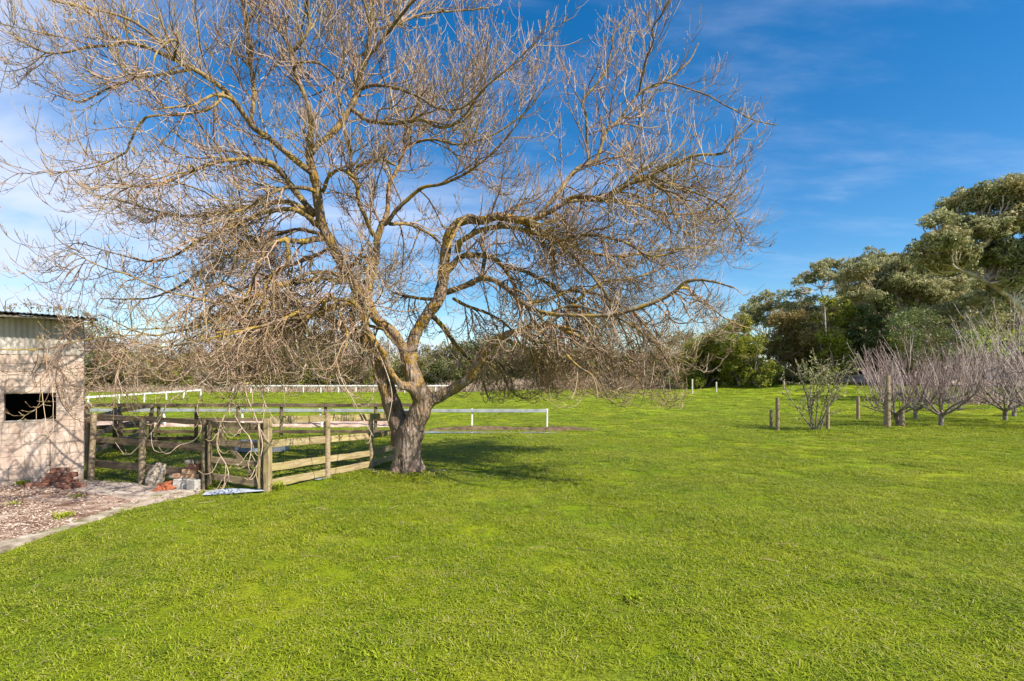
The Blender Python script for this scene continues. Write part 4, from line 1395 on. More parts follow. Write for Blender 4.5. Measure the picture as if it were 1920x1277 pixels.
limbs = {
    'A1b': [(858, 474, 7, 0.2), (860, 456, 6.5, 0.15), (880, 443, 6, 0.1), (905, 431, 5.5, 0), (940, 424, 5, -0.1), (985, 432, 4.5, -0.3), (1040, 455, 3.5, -0.6), (1095, 500, 2.6, -0.9)],
    'A1c': [(836, 510, 8, 0.2), (865, 482, 6.5, 0.3), (896, 478, 6, 0.4), (918, 481, 5, 0.5), (943, 500, 4, 0.7), (965, 540, 3, 0.9), (985, 590, 2.2, 1.1)],
    'A1d': [(838, 548, 7, 0.2), (858, 541, 6.5, 0.1), (882, 530, 6.5, 0), (904, 521, 6.5, -0.2), (928, 526, 6, -0.4), (957, 545, 5.5, -0.7), (985, 572, 5, -1.0), (1030, 588, 4.2, -1.3), (1090, 592, 4, -1.5), (1150, 590, 4, -1.6), (1207, 574, 4.5, -1.7), (1240, 560, 4.3, -1.75), (1266, 545, 4, -1.8), (1290, 528, 3.5, -1.9), (1331, 527, 2.6, -2.0), (1376, 540, 1.8, -2.1)],
    'A1e': [(902, 522, 4.5, 0), (906, 500, 4, 0.1), (908, 478, 4, 0.2), (900, 450, 3, 0.3)],
    'R1': [(1010, 405, 5, -0.4), (1047, 360, 4.6, -0.2), (1070, 330, 4.4, 0), (1090, 312, 4.2, 0.1), (1119, 297, 4, 0.2), (1135, 250, 3.6, 0.3), (1166, 219, 3.2, 0.4), (1198, 175, 2.8, 0.5), (1244, 153, 2.3, 0.6), (1285, 122, 1.8, 0.7), (1310, 82, 1.3, 0.8)],
    'R2': [(1104, 305, 3.6, 0.15), (1100, 260, 3.2, 0.2), (1100, 219, 3, 0.2), (1094, 188, 2.8, 0.3), (1132, 141, 2.3, 0.4), (1147, 90, 2, 0.5), (1150, 65, 1.8, 0.5), (1182, 19, 1.2, 0.6)],
    'R3': [(1079, 368, 4.6, -0.7), (1129, 373, 4.8, -0.8), (1166, 354, 4.6, -0.9), (1198, 333, 4.4, -1.0), (1219, 330, 4, -1.0), (1254, 313, 3.6, -1.1), (1307, 291, 3, -1.2), (1354, 288, 2.3, -1.3), (1372, 264, 1.8, -1.4), (1416, 228, 1.2, -1.5)],
    'R4': [(1060, 378, 4, -0.6), (1126, 376, 3.8, -0.3), (1192, 384, 3.4, 0.1), (1250, 400, 2.8, 0.5), (1310, 398, 2.2, 0.8), (1370, 372, 1.5, 1.1), (1425, 335, 1.0, 1.3)],
    'R5': [(1219, 330, 2.6, -1.0), (1270, 350, 2.4, -1.1), (1330, 372, 2, -1.2), (1370, 400, 1.6, -1.3), (1395, 450, 1.2, -1.4)],
    'R6': [(1150, 590, 3, -1.6), (1200, 620, 2.6, -1.7), (1240, 660, 2, -1.8), (1262, 700, 1.4, -1.9)],
    'R7': [(984, 416, 5, -0.4), (1030, 440, 4, 0.3), (1090, 470, 3.5, 1.0), (1160, 480, 3, 1.6), (1240, 470, 2.4, 2.2), (1320, 462, 1.6, 2.8)],
    'R8': [(1000, 614, 4, -0.7), (1040, 640, 3.6, -1.4), (1075, 680, 3, -2.1), (1110, 705, 2.0, -2.4)],
    'F2': [(942, 632, 5, -0.4), (980, 650, 4, 0.3), (1020, 665, 3.4, 1.0), (1080, 680, 2.6, 1.6), (1150, 700, 1.8, 2.2)],
    'F3': [(1045, 612, 3.6, -0.9), (1100, 640, 3.2, -1.0), (1160, 680, 2.4, -1.1), (1200, 715, 1.6, -1.2)],
    'X1': [(808, 590, 5, 0.1), (830, 612, 5, 0.5), (850, 640, 4.5, 0.9), (875, 668, 3.5, 1.3), (900, 700, 2.6, 1.7), (915, 745, 1.8, 2.0)],
    'X2': [(850, 560, 4, 0.2), (880, 575, 3.6, 0.7), (920, 590, 3, 1.2), (960, 620, 2.4, 1.7), (985, 670, 1.8, 2.1)],
    'X3': [(826, 562, 3.5, 0.1), (790, 560, 3.4, 0.4), (752, 552, 3, 0.7), (735, 548, 2.4, 1.0)],
    'U1': [(581, 290, 6.5, -0.8), (600, 268, 6.5, -0.7), (633, 240, 6.5, -0.6), (653, 209, 6.5, -0.5), (673, 169, 6.2, -0.4), (678, 135, 6, -0.3), (688, 104, 5.4, -0.2), (692, 73, 5, -0.1), (698, 28, 4.4, 0), (694, -20, 3.6, 0.1), (700, -90, 2.6, 0.2), (715, -160, 1.6, 0.3)],
    'U2': [(582, 284, 6.5, -0.8), (582, 254, 6, -0.9), (580, 211, 5.4, -1.0), (568, 169, 5.2, -1.1), (554, 135, 5, -1.2), (547, 104, 4.6, -1.2), (557, 90, 4.2, -1.25), (574, 68, 4, -1.3), (580, 46, 3.6, -1.3), (577, 10, 3, -1.4), (590, -50, 2.2, -1.5)],
    'U2b': [(547, 106, 4, -1.2), (543, 87, 3.4, -1.2), (526, 59, 3, -1.1), (506, 17, 2.4, -1.0), (495, -40, 1.8, -0.9)],
    'U3': [(690, 104, 3.8, -0.2), (715, 78, 3.4, -0.4), (742, 42, 3, -0.6), (770, 6, 2.6, -0.8), (810, -30, 2, -1.0)],
    'U4': [(675, 168, 4, -0.4), (700, 160, 3.6, -0.6), (740, 165, 3.4, -0.9), (778, 178, 3, -1.2), (815, 200, 2.4, -1.5), (860, 205, 1.8, -1.8), (905, 175, 1.2, -2.0)],
    'U5': [(660, 205, 5, -0.5), (690, 225, 4.6, -0.7), (735, 232, 4.2, -0.9), (790, 225, 3.6, -1.2), (830, 240, 3, -1.4), (870, 218, 2.6, -1.6), (905, 170, 2, -1.8), (945, 135, 1.5, -2.0), (1005, 80, 0.9, -2.1)],
    'U6': [(690, 60, 3.4, -0.1), (740, 45, 3, 0.4), (800, 25, 2.6, 0.9), (860, 20, 2, 1.3), (915, 15, 1.4, 1.7)],
    'UL': [(585, 325, 7, -0.7), (563, 308, 6.6, -0.8), (536, 286, 6.4, -0.9), (505, 260, 6.2, -1.0), (478, 240, 6, -1.1), (455, 212, 5.6, -1.3), (425, 172, 5.2, -1.5), (390, 146, 5, -1.7), (359, 128, 4.6, -1.9), (312, 104, 4.2, -2.1), (273, 88, 3.8, -2.2), (234, 78, 3.4, -2.3), (195, 62, 3, -2.4), (180, 36, 2.6, -2.5), (146, 8, 2, -2.6), (110, -25, 1.4, -2.7)],
    'UL2': [(234, 80, 3, -2.3), (182, 88, 2.6, -2.3), (130, 96, 2.2, -2.4), (99, 100, 1.9, -2.4), (70, 94, 1.6, -2.5), (26, 62, 1.0, -2.6)],
    'UL3': [(359, 130, 3.6, -1.9), (312, 138, 3.2, -1.8), (260, 146, 2.8, -1.8), (205, 165, 2.2, -1.7), (150, 190, 1.6, -1.7), (95, 175, 1.0, -1.7)],
    'UL4': [(470, 232, 4.5, -1.1), (476, 175, 4.4, -1.0), (467, 113, 4, -0.9), (464, 56, 3.6, -0.8), (472, 22, 3.2, -0.7), (470, -40, 2.4, -0.6), (480, -110, 1.6, -0.5)],
    'UL5': [(420, 170, 3.2, -1.5), (400, 200, 3, -1.9), (340, 215, 2.6, -2.1), (271, 221, 2.3, -2.2), (242, 266, 2.2, -2.3), (235, 286, 2, -2.3), (182, 312, 1.5, -2.4), (104, 325, 0.9, -2.5)],
    'M1': [(592, 405, 7, -0.4), (575, 385, 6.6, -0.5), (552, 355, 6.4, -0.6), (523, 318, 6, -0.8), (496, 302, 5.4, -1.0), (450, 300, 4.6, -1.3), (400, 305, 3.8, -1.7), (340, 330, 3, -2.1), (280, 350, 2.2, -2.5), (215, 345, 1.4, -2.8)],
    'M2': [(590, 420, 6, -0.4), (567, 390, 5.6, -0.2), (530, 379, 5.2, 0), (483, 384, 4.6, 0.3), (430, 395, 4, 0.6), (370, 405, 3.2, 1.0), (310, 400, 2.6, 1.4), (255, 385, 1.8, 1.7), (200, 370, 1.1, 2.0)],
    'M3': [(602, 428, 6, -0.4), (580, 408, 5.6, -0.6), (556, 394, 5.4, -0.7), (530, 392, 5, -0.8), (500, 398, 4.8, -0.9), (467, 410, 4.6, -1.0), (420, 432, 4, -1.1), (373, 450, 3.4, -1.2), (336, 475, 2.8, -1.3), (290, 490, 2.2, -1.4), (235, 480, 1.6, -1.5), (150, 455, 0.9, -1.6)],
    'M4': [(612, 446, 7, -0.3), (590, 448, 6.6, -0.5), (565, 453, 6.2, -0.7), (535, 450, 5.6, -0.9), (508, 456, 5, -1.1), (492, 475, 4.4, -1.2), (484, 500, 4, -1.3), (470, 540, 3.2, -1.5), (440, 580, 2.6, -1.7), (400, 610, 2, -1.9), (350, 640, 1.5, -2.1)],
    'M5': [(539, 453, 4.6, -0.9), (540, 475, 4.2, -1.0), (538, 495, 4, -1.0), (512, 516, 3.8, -1.1), (496, 544, 3.4, -1.2), (488, 580, 2.8, -1.3), (470, 630, 2.2, -1.4), (452, 690, 1.6, -1.6)],
    'M6': [(655, 520, 6, -0.1), (640, 528, 5.6, -0.3), (610, 522, 5.2, -0.5), (583, 525, 5, -0.7), (545, 530, 4.6, -0.9), (510, 540, 4, -1.1), (460, 565, 3.4, -1.4), (400, 600, 2.8, -1.7), (340, 620, 2.2, -2.0), (270, 625, 1.6, -2.2), (190, 590, 1.0, -2.3)],
    'M7': [(605, 440, 4.5, -0.3), (560, 430, 4, 0.2), (505, 445, 3.8, 0.7), (450, 470, 3.4, 1.1), (390, 500, 3, 1.5), (330, 540, 2.4, 1.9), (270, 560, 1.8, 2.2), (190, 560, 1.1, 2.4)],
    'M8': [(623, 462, 4.2, -0.3), (590, 480, 3.8, 0.3), (540, 500, 3.4, 0.8), (480, 530, 3, 1.2), (420, 560, 2.4, 1.6), (370, 600, 1.8, 2.0)],
    'M9': [(460, 565, 3, -1.4), (420, 570, 2.8, -1.8), (370, 560, 2.4, -2.1), (310, 545, 2, -2.3), (250, 520, 1.6, -2.4), (190, 500, 1.2, -2.5), (130, 470, 0.8, -2.5)],
    'B2': [(708, 447, 5, 0.3), (698, 437, 4.8, 0.2), (686, 409, 4.6, 0), (673, 378, 4.4, -0.1), (670, 352, 4.2, -0.2), (658, 324, 4, -0.3), (657, 282, 3.6, -0.4), (648, 253, 3, -0.5), (640, 205, 2.4, -0.6), (630, 150, 1.8, -0.6)],
    'B3': [(714, 425, 4.6, 0.35), (727, 415, 4.4, 0.3), (745, 393, 4.2, 0.2), (774, 366, 4, 0.1), (796, 350, 3.6, 0), (833, 343, 3.2, -0.2), (880, 320, 2.6, -0.4), (930, 280, 2, -0.6), (975, 225, 1.5, -0.8), (1010, 160, 1.0, -1.0)],
    'B4': [(730, 420, 3.6, 0.4), (765, 420, 3.4, 0.8), (800, 435, 3, 1.2), (825, 455, 2.4, 1.6)],
    'B5': [(760, 273, 3, 0.8), (810, 262, 2.8, 0.6), (865, 270, 2.4, 0.5), (930, 250, 2, 0.4), (990, 205, 1.5, 0.3), (1030, 150, 1.0, 0.2)],
    'B6': [(640, 220, 3.4, -0.6), (615, 340, 0, 0)][:1] + [(655, 335, 3.6, -0.3), (680, 308, 3.6, -0.2), (715, 300, 3.2, 0), (740, 310, 2.6, 0.2)],
    'C1': [(605, 360, 4.2, -0.5), (618, 330, 3.8, -0.7), (640, 318, 3.6, -0.9), (668, 335, 3, -1.1)],
    'L1': [(560, 588, 4.5, 1.5), (520, 580, 3.8, 2.1), (465, 575, 3.2, 2.6), (400, 590, 2.6, 3.0), (330, 620, 2, 3.4)],
    'L2': [(576, 593, 4, -1.0), (540, 600, 3.6, -1.6), (490, 612, 3, -2.0), (430, 625, 2.6, -2.3), (370, 640, 2.1, -2.5), (300, 650, 1.7, -2.6), (230, 630, 1.3, -2.7), (150, 600, 0.9, -2.7)],
}
limbs['R9'] = [(1000, 614, 4, -0.7), (1040, 598, 3.8, -0.2), (1085, 560, 3.4, 0.3), (1130, 530, 3, 0.8), (1190, 520, 2.4, 1.2), (1250, 500, 1.6, 1.5)]
limbs['R10'] = [(985, 572, 4, -1.0), (1030, 560, 3.6, -0.3), (1080, 545, 3.2, 0.4), (1140, 560, 2.8, 1.1), (1200, 600, 2.2, 1.7), (1240, 650, 1.5, 2.1)]
limbs['R11'] = [(943, 500, 4, 0.7), (1000, 515, 3.6, 1.1), (1055, 555, 3.2, 1.5), (1105, 610, 2.6, 1.8), (1140, 670, 1.8, 2.1)]
limbs['R12'] = [(1095, 500, 3, -0.9), (1135, 550, 2.8, -0.9), (1165, 610, 2.3, -0.8), (1190, 660, 1.6, -0.7)]
limbs['R13'] = [(968, 622, 4, -0.5), (1005, 640, 3.6, 0.2), (1050, 645, 3.2, 0.9), (1100, 665, 2.6, 1.5), (1150, 660, 2, 2.0)]
limbs['R14'] = [(1040, 455, 3.5, -0.6), (1095, 440, 3.2, -0.9), (1160, 450, 2.8, -1.1), (1220, 480, 2.2, -1.2), (1280, 470, 1.5, -1.3)]
limbs['B6'] = [(655, 335, 3.6, -0.3), (680, 308, 3.6, -0.2), (715, 300, 3.2, 0), (740, 310, 2.6, 0.2)]

allpaths = []
Vc, Fc4, Fcn, off_ = [], [], [], 0
r0 = np.random.default_rng(3)


def add_wobble(p, amp, r):
    n = len(p)
    if n < 6: return p
    w_ = r.normal(0, 1, (n, 3))
    ker = np.ones(5) / 5
    for c in range(3):
        w_[:, c] = np.convolve(w_[:, c], ker, 'same')
    w_[:2] = 0
    p = p.copy()
    p[:, :3] += w_ * amp
    return p


for k, lst in core.items():
    sp_ = smooth_path(LP(lst), 0.05)
    sp_ = add_wobble(sp_, 0.006, r0)
    if k != 'T': allpaths.append((k, sp_))
    # thick part only goes to the remeshed trunk
    V1, f1 = tubes(sp_[None, :, :3], sp_[None, :, 3] * (1 + 0.05 * np.sin(np.arange(len(sp_)) * 0.9))[None], 14, True)
    Vc.append(V1)
    for f_ in f1:
        (Fc4 if f_.shape[1] == 4 else Fcn).append(f_ + off_)
    off_ += len(V1)
# root flare
for k in range(7):
    a = k * 0.9 + 0.3
    p = np.array([[0.12 * math.cos(a), 0.12 * math.sin(a), 0.42, 0.12], [0.22 * math.cos(a), 0.22 * math.sin(a), 0.14, 0.10], [0.33 * math.cos(a), 0.33 * math.sin(a), 0.01, 0.07], [0.45 * math.cos(a), 0.45 * math.sin(a), -0.08, 0.04]])
    sp_ = smooth_path(p, 0.06)
    V1, f1 = tubes(sp_[None, :, :3], sp_[None, :, 3], 10, True)
    Vc.append(V1)
    for f_ in f1:
        (Fc4 if f_.shape[1] == 4 else Fcn).append(f_ + off_)
    off_ += len(V1)
faces_ = [np.concatenate(Fc4)]
for k in (14, 10):
    ff_ = [f for f in Fcn if f.shape[1] == k]
    if ff_: faces_.append(np.concatenate(ff_))
tm = np_mesh('trunk', np.concatenate(Vc), faces_, True)
to = obj('trunk', tm, M['bark'], tree)
rm = to.modifiers.new('remesh', 'REMESH'); rm.mode = 'VOXEL'; rm.voxel_size = 0.017; rm.use_smooth_shade = True
sm = to.modifiers.new('smooth', 'SMOOTH'); sm.factor = 0.6; sm.iterations = 4
tx = bpy.data.textures.new('bark_relief', 'CLOUDS'); tx.noise_scale = 0.07; tx.noise_depth = 3
dm = to.modifiers.new('relief', 'DISPLACE'); dm.texture = tx; dm.strength = 0.022; dm.mid_level = 0.5; dm.texture_coords = 'LOCAL'

for k, lst in limbs.items():
    sp_ = smooth_path(LP(lst), 0.06)
    sp_ = add_wobble(sp_, 0.012, r0)
    allpaths.append((k, sp_))
    rr = np.maximum(sp_[:, 3] * 0.9, 0.006) * (1 + 0.08 * r0.normal(0, 1, len(sp_)))
    V1, f1 = tubes(sp_[None, :, :3], rr[None], 8, True)
    obj('limb', np_mesh('limb', V1, f1, True), M['limb'], tree)

# limbs that grow towards and away from the viewer, giving the crown its depth
rg = np.random.default_rng(12)
extra = []
srcs = [p for k, p in allpaths if k in ('A1', 'A2', 'B', 'D', 'F', 'E', 'U1', 'U2', 'UL', 'M1', 'R1', 'R3', 'A1d', 'M4', 'M6')]
for i in range(44):
    sp_ = srcs[i % len(srcs)]
    j = rg.integers(int(len(sp_) * 0.3), int(len(sp_) * 0.9))
    p = sp_[j, :3]; r_ = sp_[j, 3]
    side = -1 if rg.uniform() < 0.55 else 1
    d = np.array([rg.normal(0, 0.55) + 0.25 * np.sign(p[0]), side * rg.uniform(0.7, 1.2), rg.uniform(0.05, 0.8)])
    ln = rg.uniform(1.8, 3.2)
    if p[2] < 2.4 and side < 0: ln *= 0.7
    path = grow(rg, p[None], d[None], np.array([ln]), 16, 0.16, 0.05, 0.10)[0]
    rs = min(r_ * 0.62, 0.045)
    rad = np.linspace(rs, 0.009, 16)
    if path[:, 2].min() < 1.3: continue
    if side < 0 and p[0] > -0.6 and path[:, 2].min() < 3.6: continue
    a4 = np.concatenate([path, rad[:, None]], 1)
    extra.append(a4)
    V1, f1 = tubes(path[None], rad[None], 7, True)
    obj('limb', np_mesh('limb', V1, f1, True), M['limb'], tree)


def resample(a, n):
    seg = np.linalg.norm(a[1:, :3] - a[:-1, :3], axis=1)
    s = np.concatenate([[0], np.cumsum(seg)])
    t = np.linspace(0, s[-1], n)
    return np.stack([np.interp(t, s, a[:, c]) for c in range(4)], 1), s[-1]


def crown_lim(p):
    return np.interp(p[:, 2], [2.5, 4.5, 6.2, 7.8, 8.6, 9.4], [6.2, 6.85, 6.9, 6.2, 5.1, 3.6]) + 0.3 * p[:, 1].clip(-2, 2)


def room(p):
    """shoots shorten towards the sunny outer face of the crown"""
    return np.clip((crown_lim(p) + 0.15 - p[:, 0]) / 1.3, 0.16, 1.0)


def ash_children():
    r = np.random.default_rng(77)
    out_batches = []
    # level 1
    src = []
    for k, sp_ in allpaths:
        a = sp_[sp_[:, 3] < 0.085]
        if len(a) > 6:
            src.append((k, a))
    for a in extra:
        src.append(('X', a))
    P0, D0, LN, RD = [], [], [], []
    for k, a in src:
        rs, ln = resample(a, 24)
        dens = 4.4 if k == 'X' else (6.4 if k[0] in 'RF' or k.startswith('A1') else 5.0)
        p, d, rad, par, t = spawn(r, rs[None, :, :3], rs[None, :, 3], dens, 0.08, 1.0, 0.85, 0.28)
        P0.append(p); D0.append(d); RD.append(rad)
        LN.append(r.uniform(0.7, 1.75, len(p)) * (1.2 - 0.72 * t))
        # leader continuing the limb
        T = (rs[-1, :3] - rs[-3, :3])[None]
        P0.append(rs[-1:, :3]); D0.append(T); RD.append(rs[-1:, 3]); LN.append(np.array([0.45]))
    P0 = np.concatenate(P0); D0 = np.concatenate(D0); LN = np.concatenate(LN); RD = np.concatenate(RD)
    z = P0[:, 2]
    # outward drift; low shoots hang, high shoots rise
    outw = P0 - np.array([0, 0, 3.2]); outw /= np.linalg.norm(outw, axis=1, keepdims=True) + 1e-6
    D0 = D0 + 0.35 * outw
    D0[:, 2] += np.interp(z, [1.5, 3.5, 6, 9], [-0.25, -0.05, 0.2, 0.5])
    droop = np.interp(z, [1.5, 3.5, 5.5, 8], [0.42, 0.34, 0.16, -0.02])
    up = np.interp(z, [1.5, 3.5, 6, 9], [0.55, 0.45, 0.26, 0.10])
    LNs = LN * room(P0)
    P1 = grow(r, P0, D0, LNs, 12, droop, up, 0.10)
    R1 = np.clip(RD * 0.45, 0.008, 0.017)[:, None] * np.linspace(1, 0.42, 12)[None]
    return P1, R1


def ok_mask(P):
    """drop shoots that would enter the ground or the shed"""
    Wd = P + np.array([TB.x, TB.y, 0])
    k = Wd[:, :, 2].min(1) > 0.10
    rel = Wd[:, :, :2] - np.array([SC.x, SC.y])
    u = rel @ np.array([SU.x, SU.y]); n = rel @ np.array([SN.x, SN.y])
    inb = (u > -0.25) & (n < 0.04) & (Wd[:, :, 2] < 3.2)
    inb |= (u > -0.25) & (n < 0.32) & (Wd[:, :, 2] < 3.05) & (Wd[:, :, 2] > 2.85)
    k &= P[:, :, 0].max(1) < crown_lim(P.mean(1)) + 0.25
    right = (P[:, :, 0].max(1) > 0.3)
    k &= ~(right & (P[:, :, 2].min(1) < np.interp(P[:, :, 0].max(1), [0.3, 1.0, 3.5], [1.0, 1.25, 1.35])))
    # the side towards the sun stays thin low down, so light reaches the bole
    fr = (P[:, :, 0].mean(1) > -0.1) & (P[:, :, 0].mean(1) < 3.5) & (P[:, :, 1].mean(1) < 0.1) & (P[:, :, 1].mean(1) > -2.2) & (P[:, :, 2].min(1) < 2.1)
    win = (P[:, :, 0] < -4.15) & (P[:, :, 2] < 1.95)
    return k & ~fr & ~win.any(1) & ~inb.any(1) & (Wd[:, :, 1].min(1) > 5.2)


r = np.random.default_rng(5)
P1, R1 = ash_children()
k = ok_mask(P1)
# only a few shoots reach across the face of the shed
k &= ~((P1[:, :, 0].min(1) < -4.9) & (P1[:, :, 2].min(1) < 3.0) & (r.uniform(0, 1, len(P1)) < 0.86))
k &= ~((P1[:, :, 0].mean(1) < -1.6) & (P1[:, :, 2].min(1) < 1.3) & (r.uniform(0, 1, len(P1)) < 0.5))
P1, R1 = P1[k], R1[k]
p, d, rad, par, t = spawn(r, P1, R1, 6.2, 0.1, 1.0, 0.75, 0.25)
z = p[:, 2]
d[:, 2] += np.interp(z, [1.5, 4, 7], [-0.12, 0.0, 0.25])
ln = r.uniform(0.35, 1.15, len(p)) * (1.15 - 0.45 * t) * np.sqrt(room(p))
P2 = grow(r, p, d, ln, 8, np.interp(z, [1.5, 4, 6.5], [0.34, 0.25, 0.08]), np.interp(z, [1.5, 4, 7], [0.80, 0.72, 0.52]), 0.09)
R2 = np.clip(rad * 0.62, 0.0052, 0.0095)[:, None] * np.linspace(1, 0.55, 8)[None]
k = ok_mask(P2)
k &= ~((P2[:, :, 0].min(1) < -5.0) & (P2[:, :, 2].min(1) < 2.5) & (r.uniform(0, 1, len(P2)) < 0.8))
k &= ~((P2[:, :, 0].mean(1) < -1.6) & (P2[:, :, 2].min(1) < 1.35) & (r.uniform(0, 1, len(P2)) < 0.6))
P2, R2 = P2[k], R2[k]
p, d, rad, par, t = spawn(r, P2, R2, 4.2, 0.15, 0.95, 0.7, 0.2, pair=True)
d[:, 2] += 0.1
ln = np.where(r.uniform(0, 1, len(p)) < 0.3, r.uniform(0.15, 0.42, len(p)), r.uniform(0.03, 0.13, len(p)))
P3_ = grow(r, p, d, ln, 3, np.full(len(p), 0.12), np.full(len(p), 0.62), 0.14)
R3 = np.clip(rad * 0.75, 0.0038, 0.0062)[:, None] * np.linspace(1, 0.72, 3)[None]
k = ok_mask(P3_); P3_, R3 = P3_[k], R3[k]
print('ash shoots', len(P1), len(P2), len(P3_))

V1, f1 = tubes(P1, R1, 5, False)
me = np_mesh('branches', V1, f1, True); vcol(me, np.repeat(r.uniform(0.1, 0.75, len(P1)), 12 * 5))
obj('branches', me, M['twig'], tree, kind='stuff')
V2, f2 = tubes(P2, R2, 3, False)
V3, f3 = tubes(P3_, R3, 3, False)
me = np_mesh('twigs', np.concatenate([V2, V3]), [np.concatenate([f2[0], f3[0] + len(V2)])], True)
vcol(me, np.concatenate([np.repeat(r.uniform(0.1, 1, len(P2)), 24), np.repeat(r.uniform(0, 1, len(P3_)), 9)]))
obj('twigs', me, M['twig'], tree, kind='stuff')


def buds(P, r, size, frac=1.0):
    k = r.uniform(0, 1, len(P)) < frac
    P = P[k]
    tip = P[:, -1]; d = P[:, -1] - P[:, -2]; d /= np.linalg.norm(d, axis=1, keepdims=True)
    n = len(P)
    x = np.cross(d, np.array([0.3, 0.1, 1.0])); x /= np.linalg.norm(x, axis=1, keepdims=True) + 1e-9
    y = np.cross(d, x)
    s = size * r.uniform(0.6, 1.4, n)[:, None]
    c = tip + d * s * 0.9
    V = np.stack([tip - d * s * 0.3, c + x * s * 0.62, c + (-0.5 * x + 0.87 * y) * s * 0.62, c + (-0.5 * x - 0.87 * y) * s * 0.62, tip + d * s * 3.0], 1).reshape(-1, 3)
    b = np.arange(n)[:, None] * 5
    F3 = np.concatenate([b + np.array([[0, 2, 1]]), b + np.array([[0, 3, 2]]), b + np.array([[0, 1, 3]]), b + np.array([[4, 1, 2]]), b + np.array([[4, 2, 3]]), b + np.array([[4, 3, 1]])])
    me = np_mesh('buds', V, F3)
    vcol(me, np.repeat(r.uniform(0, 1, n), 5))
    return me


obj('buds', buds(np.concatenate([P3_[:, -3:], P2[:, -3:]]), r, 0.0085, 0.6), M['bud'], tree, kind='stuff')

# a few long pale shoots hanging in front of the gate and yard
hang = [
    [(458, 685, 2.5, -2.0), (447, 715, 2.2, -2.1), (430, 760, 2, -2.15), (412, 800, 1.8, -2.2), (407, 840, 1.6, -2.2), (424, 872, 1.5, -2.2), (429, 895, 1.3, -2.2), (418, 912, 1, -2.2)],
    [(455, 690, 2.2, -2.0), (462, 740, 1.8, -2.2), (484, 795, 1.7, -2.3), (492, 840, 1.6, -2.35), (480, 880, 1.4, -2.35), (484, 908, 1, -2.35)],
    [(430, 760, 1.6, -2.15), (452, 800, 1.5, -2.2), (470, 825, 1.4, -2.3), (468, 860, 1.2, -2.3), (452, 880, 1, -2.3), (444, 868, 0.8, -2.3)],
    [(485, 652, 2.4, -1.8), (440, 690, 2.2, -2.1), (380, 715, 2, -2.2), (317, 753, 1.9, -2.3), (303, 781, 1.8, -2.3), (287, 807, 1.7, -2.3), (262, 835, 1.6, -2.3), (240, 855, 1.4, -2.3), (229, 847, 1.1, -2.3), (216, 829, 0.9, -2.3)],
    [(400, 705, 1.6, -2.1), (370, 760, 1.5, -2.2), (378, 800, 1.4, -2.3), (365, 825, 1.2, -2.3), (340, 833, 0.9, -2.3)],
    [(520, 630, 2.2, -1.5), (500, 690, 1.8, -1.8), (492, 740, 1.6, -1.9), (510, 780, 1.4, -2.0), (530, 800, 1.0, -2.0)],
    [(553, 612, 2.4, -1.2), (560, 660, 2, -1.5), (590, 700, 1.7, -1.7), (625, 712, 1.4, -1.8), (650, 700, 1, -1.8)],
    [(640, 600, 2, -0.8), (628, 650, 1.8, -1.2), (640, 710, 1.6, -1.4), (662, 750, 1.3, -1.5), (690, 800, 1.2, -1.5), (700, 818, 1, -1.5)],
    [(700, 640, 2, -0.5), (722, 690, 1.7, -0.9), (735, 740, 1.4, -1.1), (728, 790, 1.1, -1.2)],
]
HP = []
for h_ in hang:
    a, _ = resample(smooth_path(LP(h_), 0.05), 26)
    HP.append(a)
HP = np.array(HP)
V1, f1 = tubes(HP[:, :, :3], HP[:, :, 3] * 0.55 * (1 + 0.12 * r.normal(0, 1, HP.shape[:2])), 6, False)
p, d, rad, par, t = spawn(r, HP[:, :, :3], HP[:, :, 3], 5.5, 0.3, 1.0, 0.8, 0.3)
Hs = grow(r, p, d, r.uniform(0.08, 0.5, len(p)), 8, np.full(len(p), 0.35), np.full(len(p), 0.7), 0.12)
k = ok_mask(Hs)
k &= ~((Hs[:, 0, 0] < -2.65) & (Hs[:, :, 2].min(1) < 1.6) & (r.uniform(0, 1, len(Hs)) < 0.72))
Hs = Hs[k]
V2, f2 = tubes(Hs, np.broadcast_to(np.linspace(0.006, 0.004, 8)[None], (len(Hs), 8)), 4, False)
me = np_mesh('hanging_shoots', np.concatenate([V1, V2]), [np.concatenate([f1[0], f2[0] + len(V1)])], True)
vcol(me, np.clip(r.normal(0.8, 0.12, len(V1) + len(V2)), 0, 1))
obj('hanging_shoots', me, M['twig'], tree, kind='stuff')
obj('buds', buds(Hs[:, -3:], r, 0.010, 1.0), M['bud'], tree, kind='stuff')

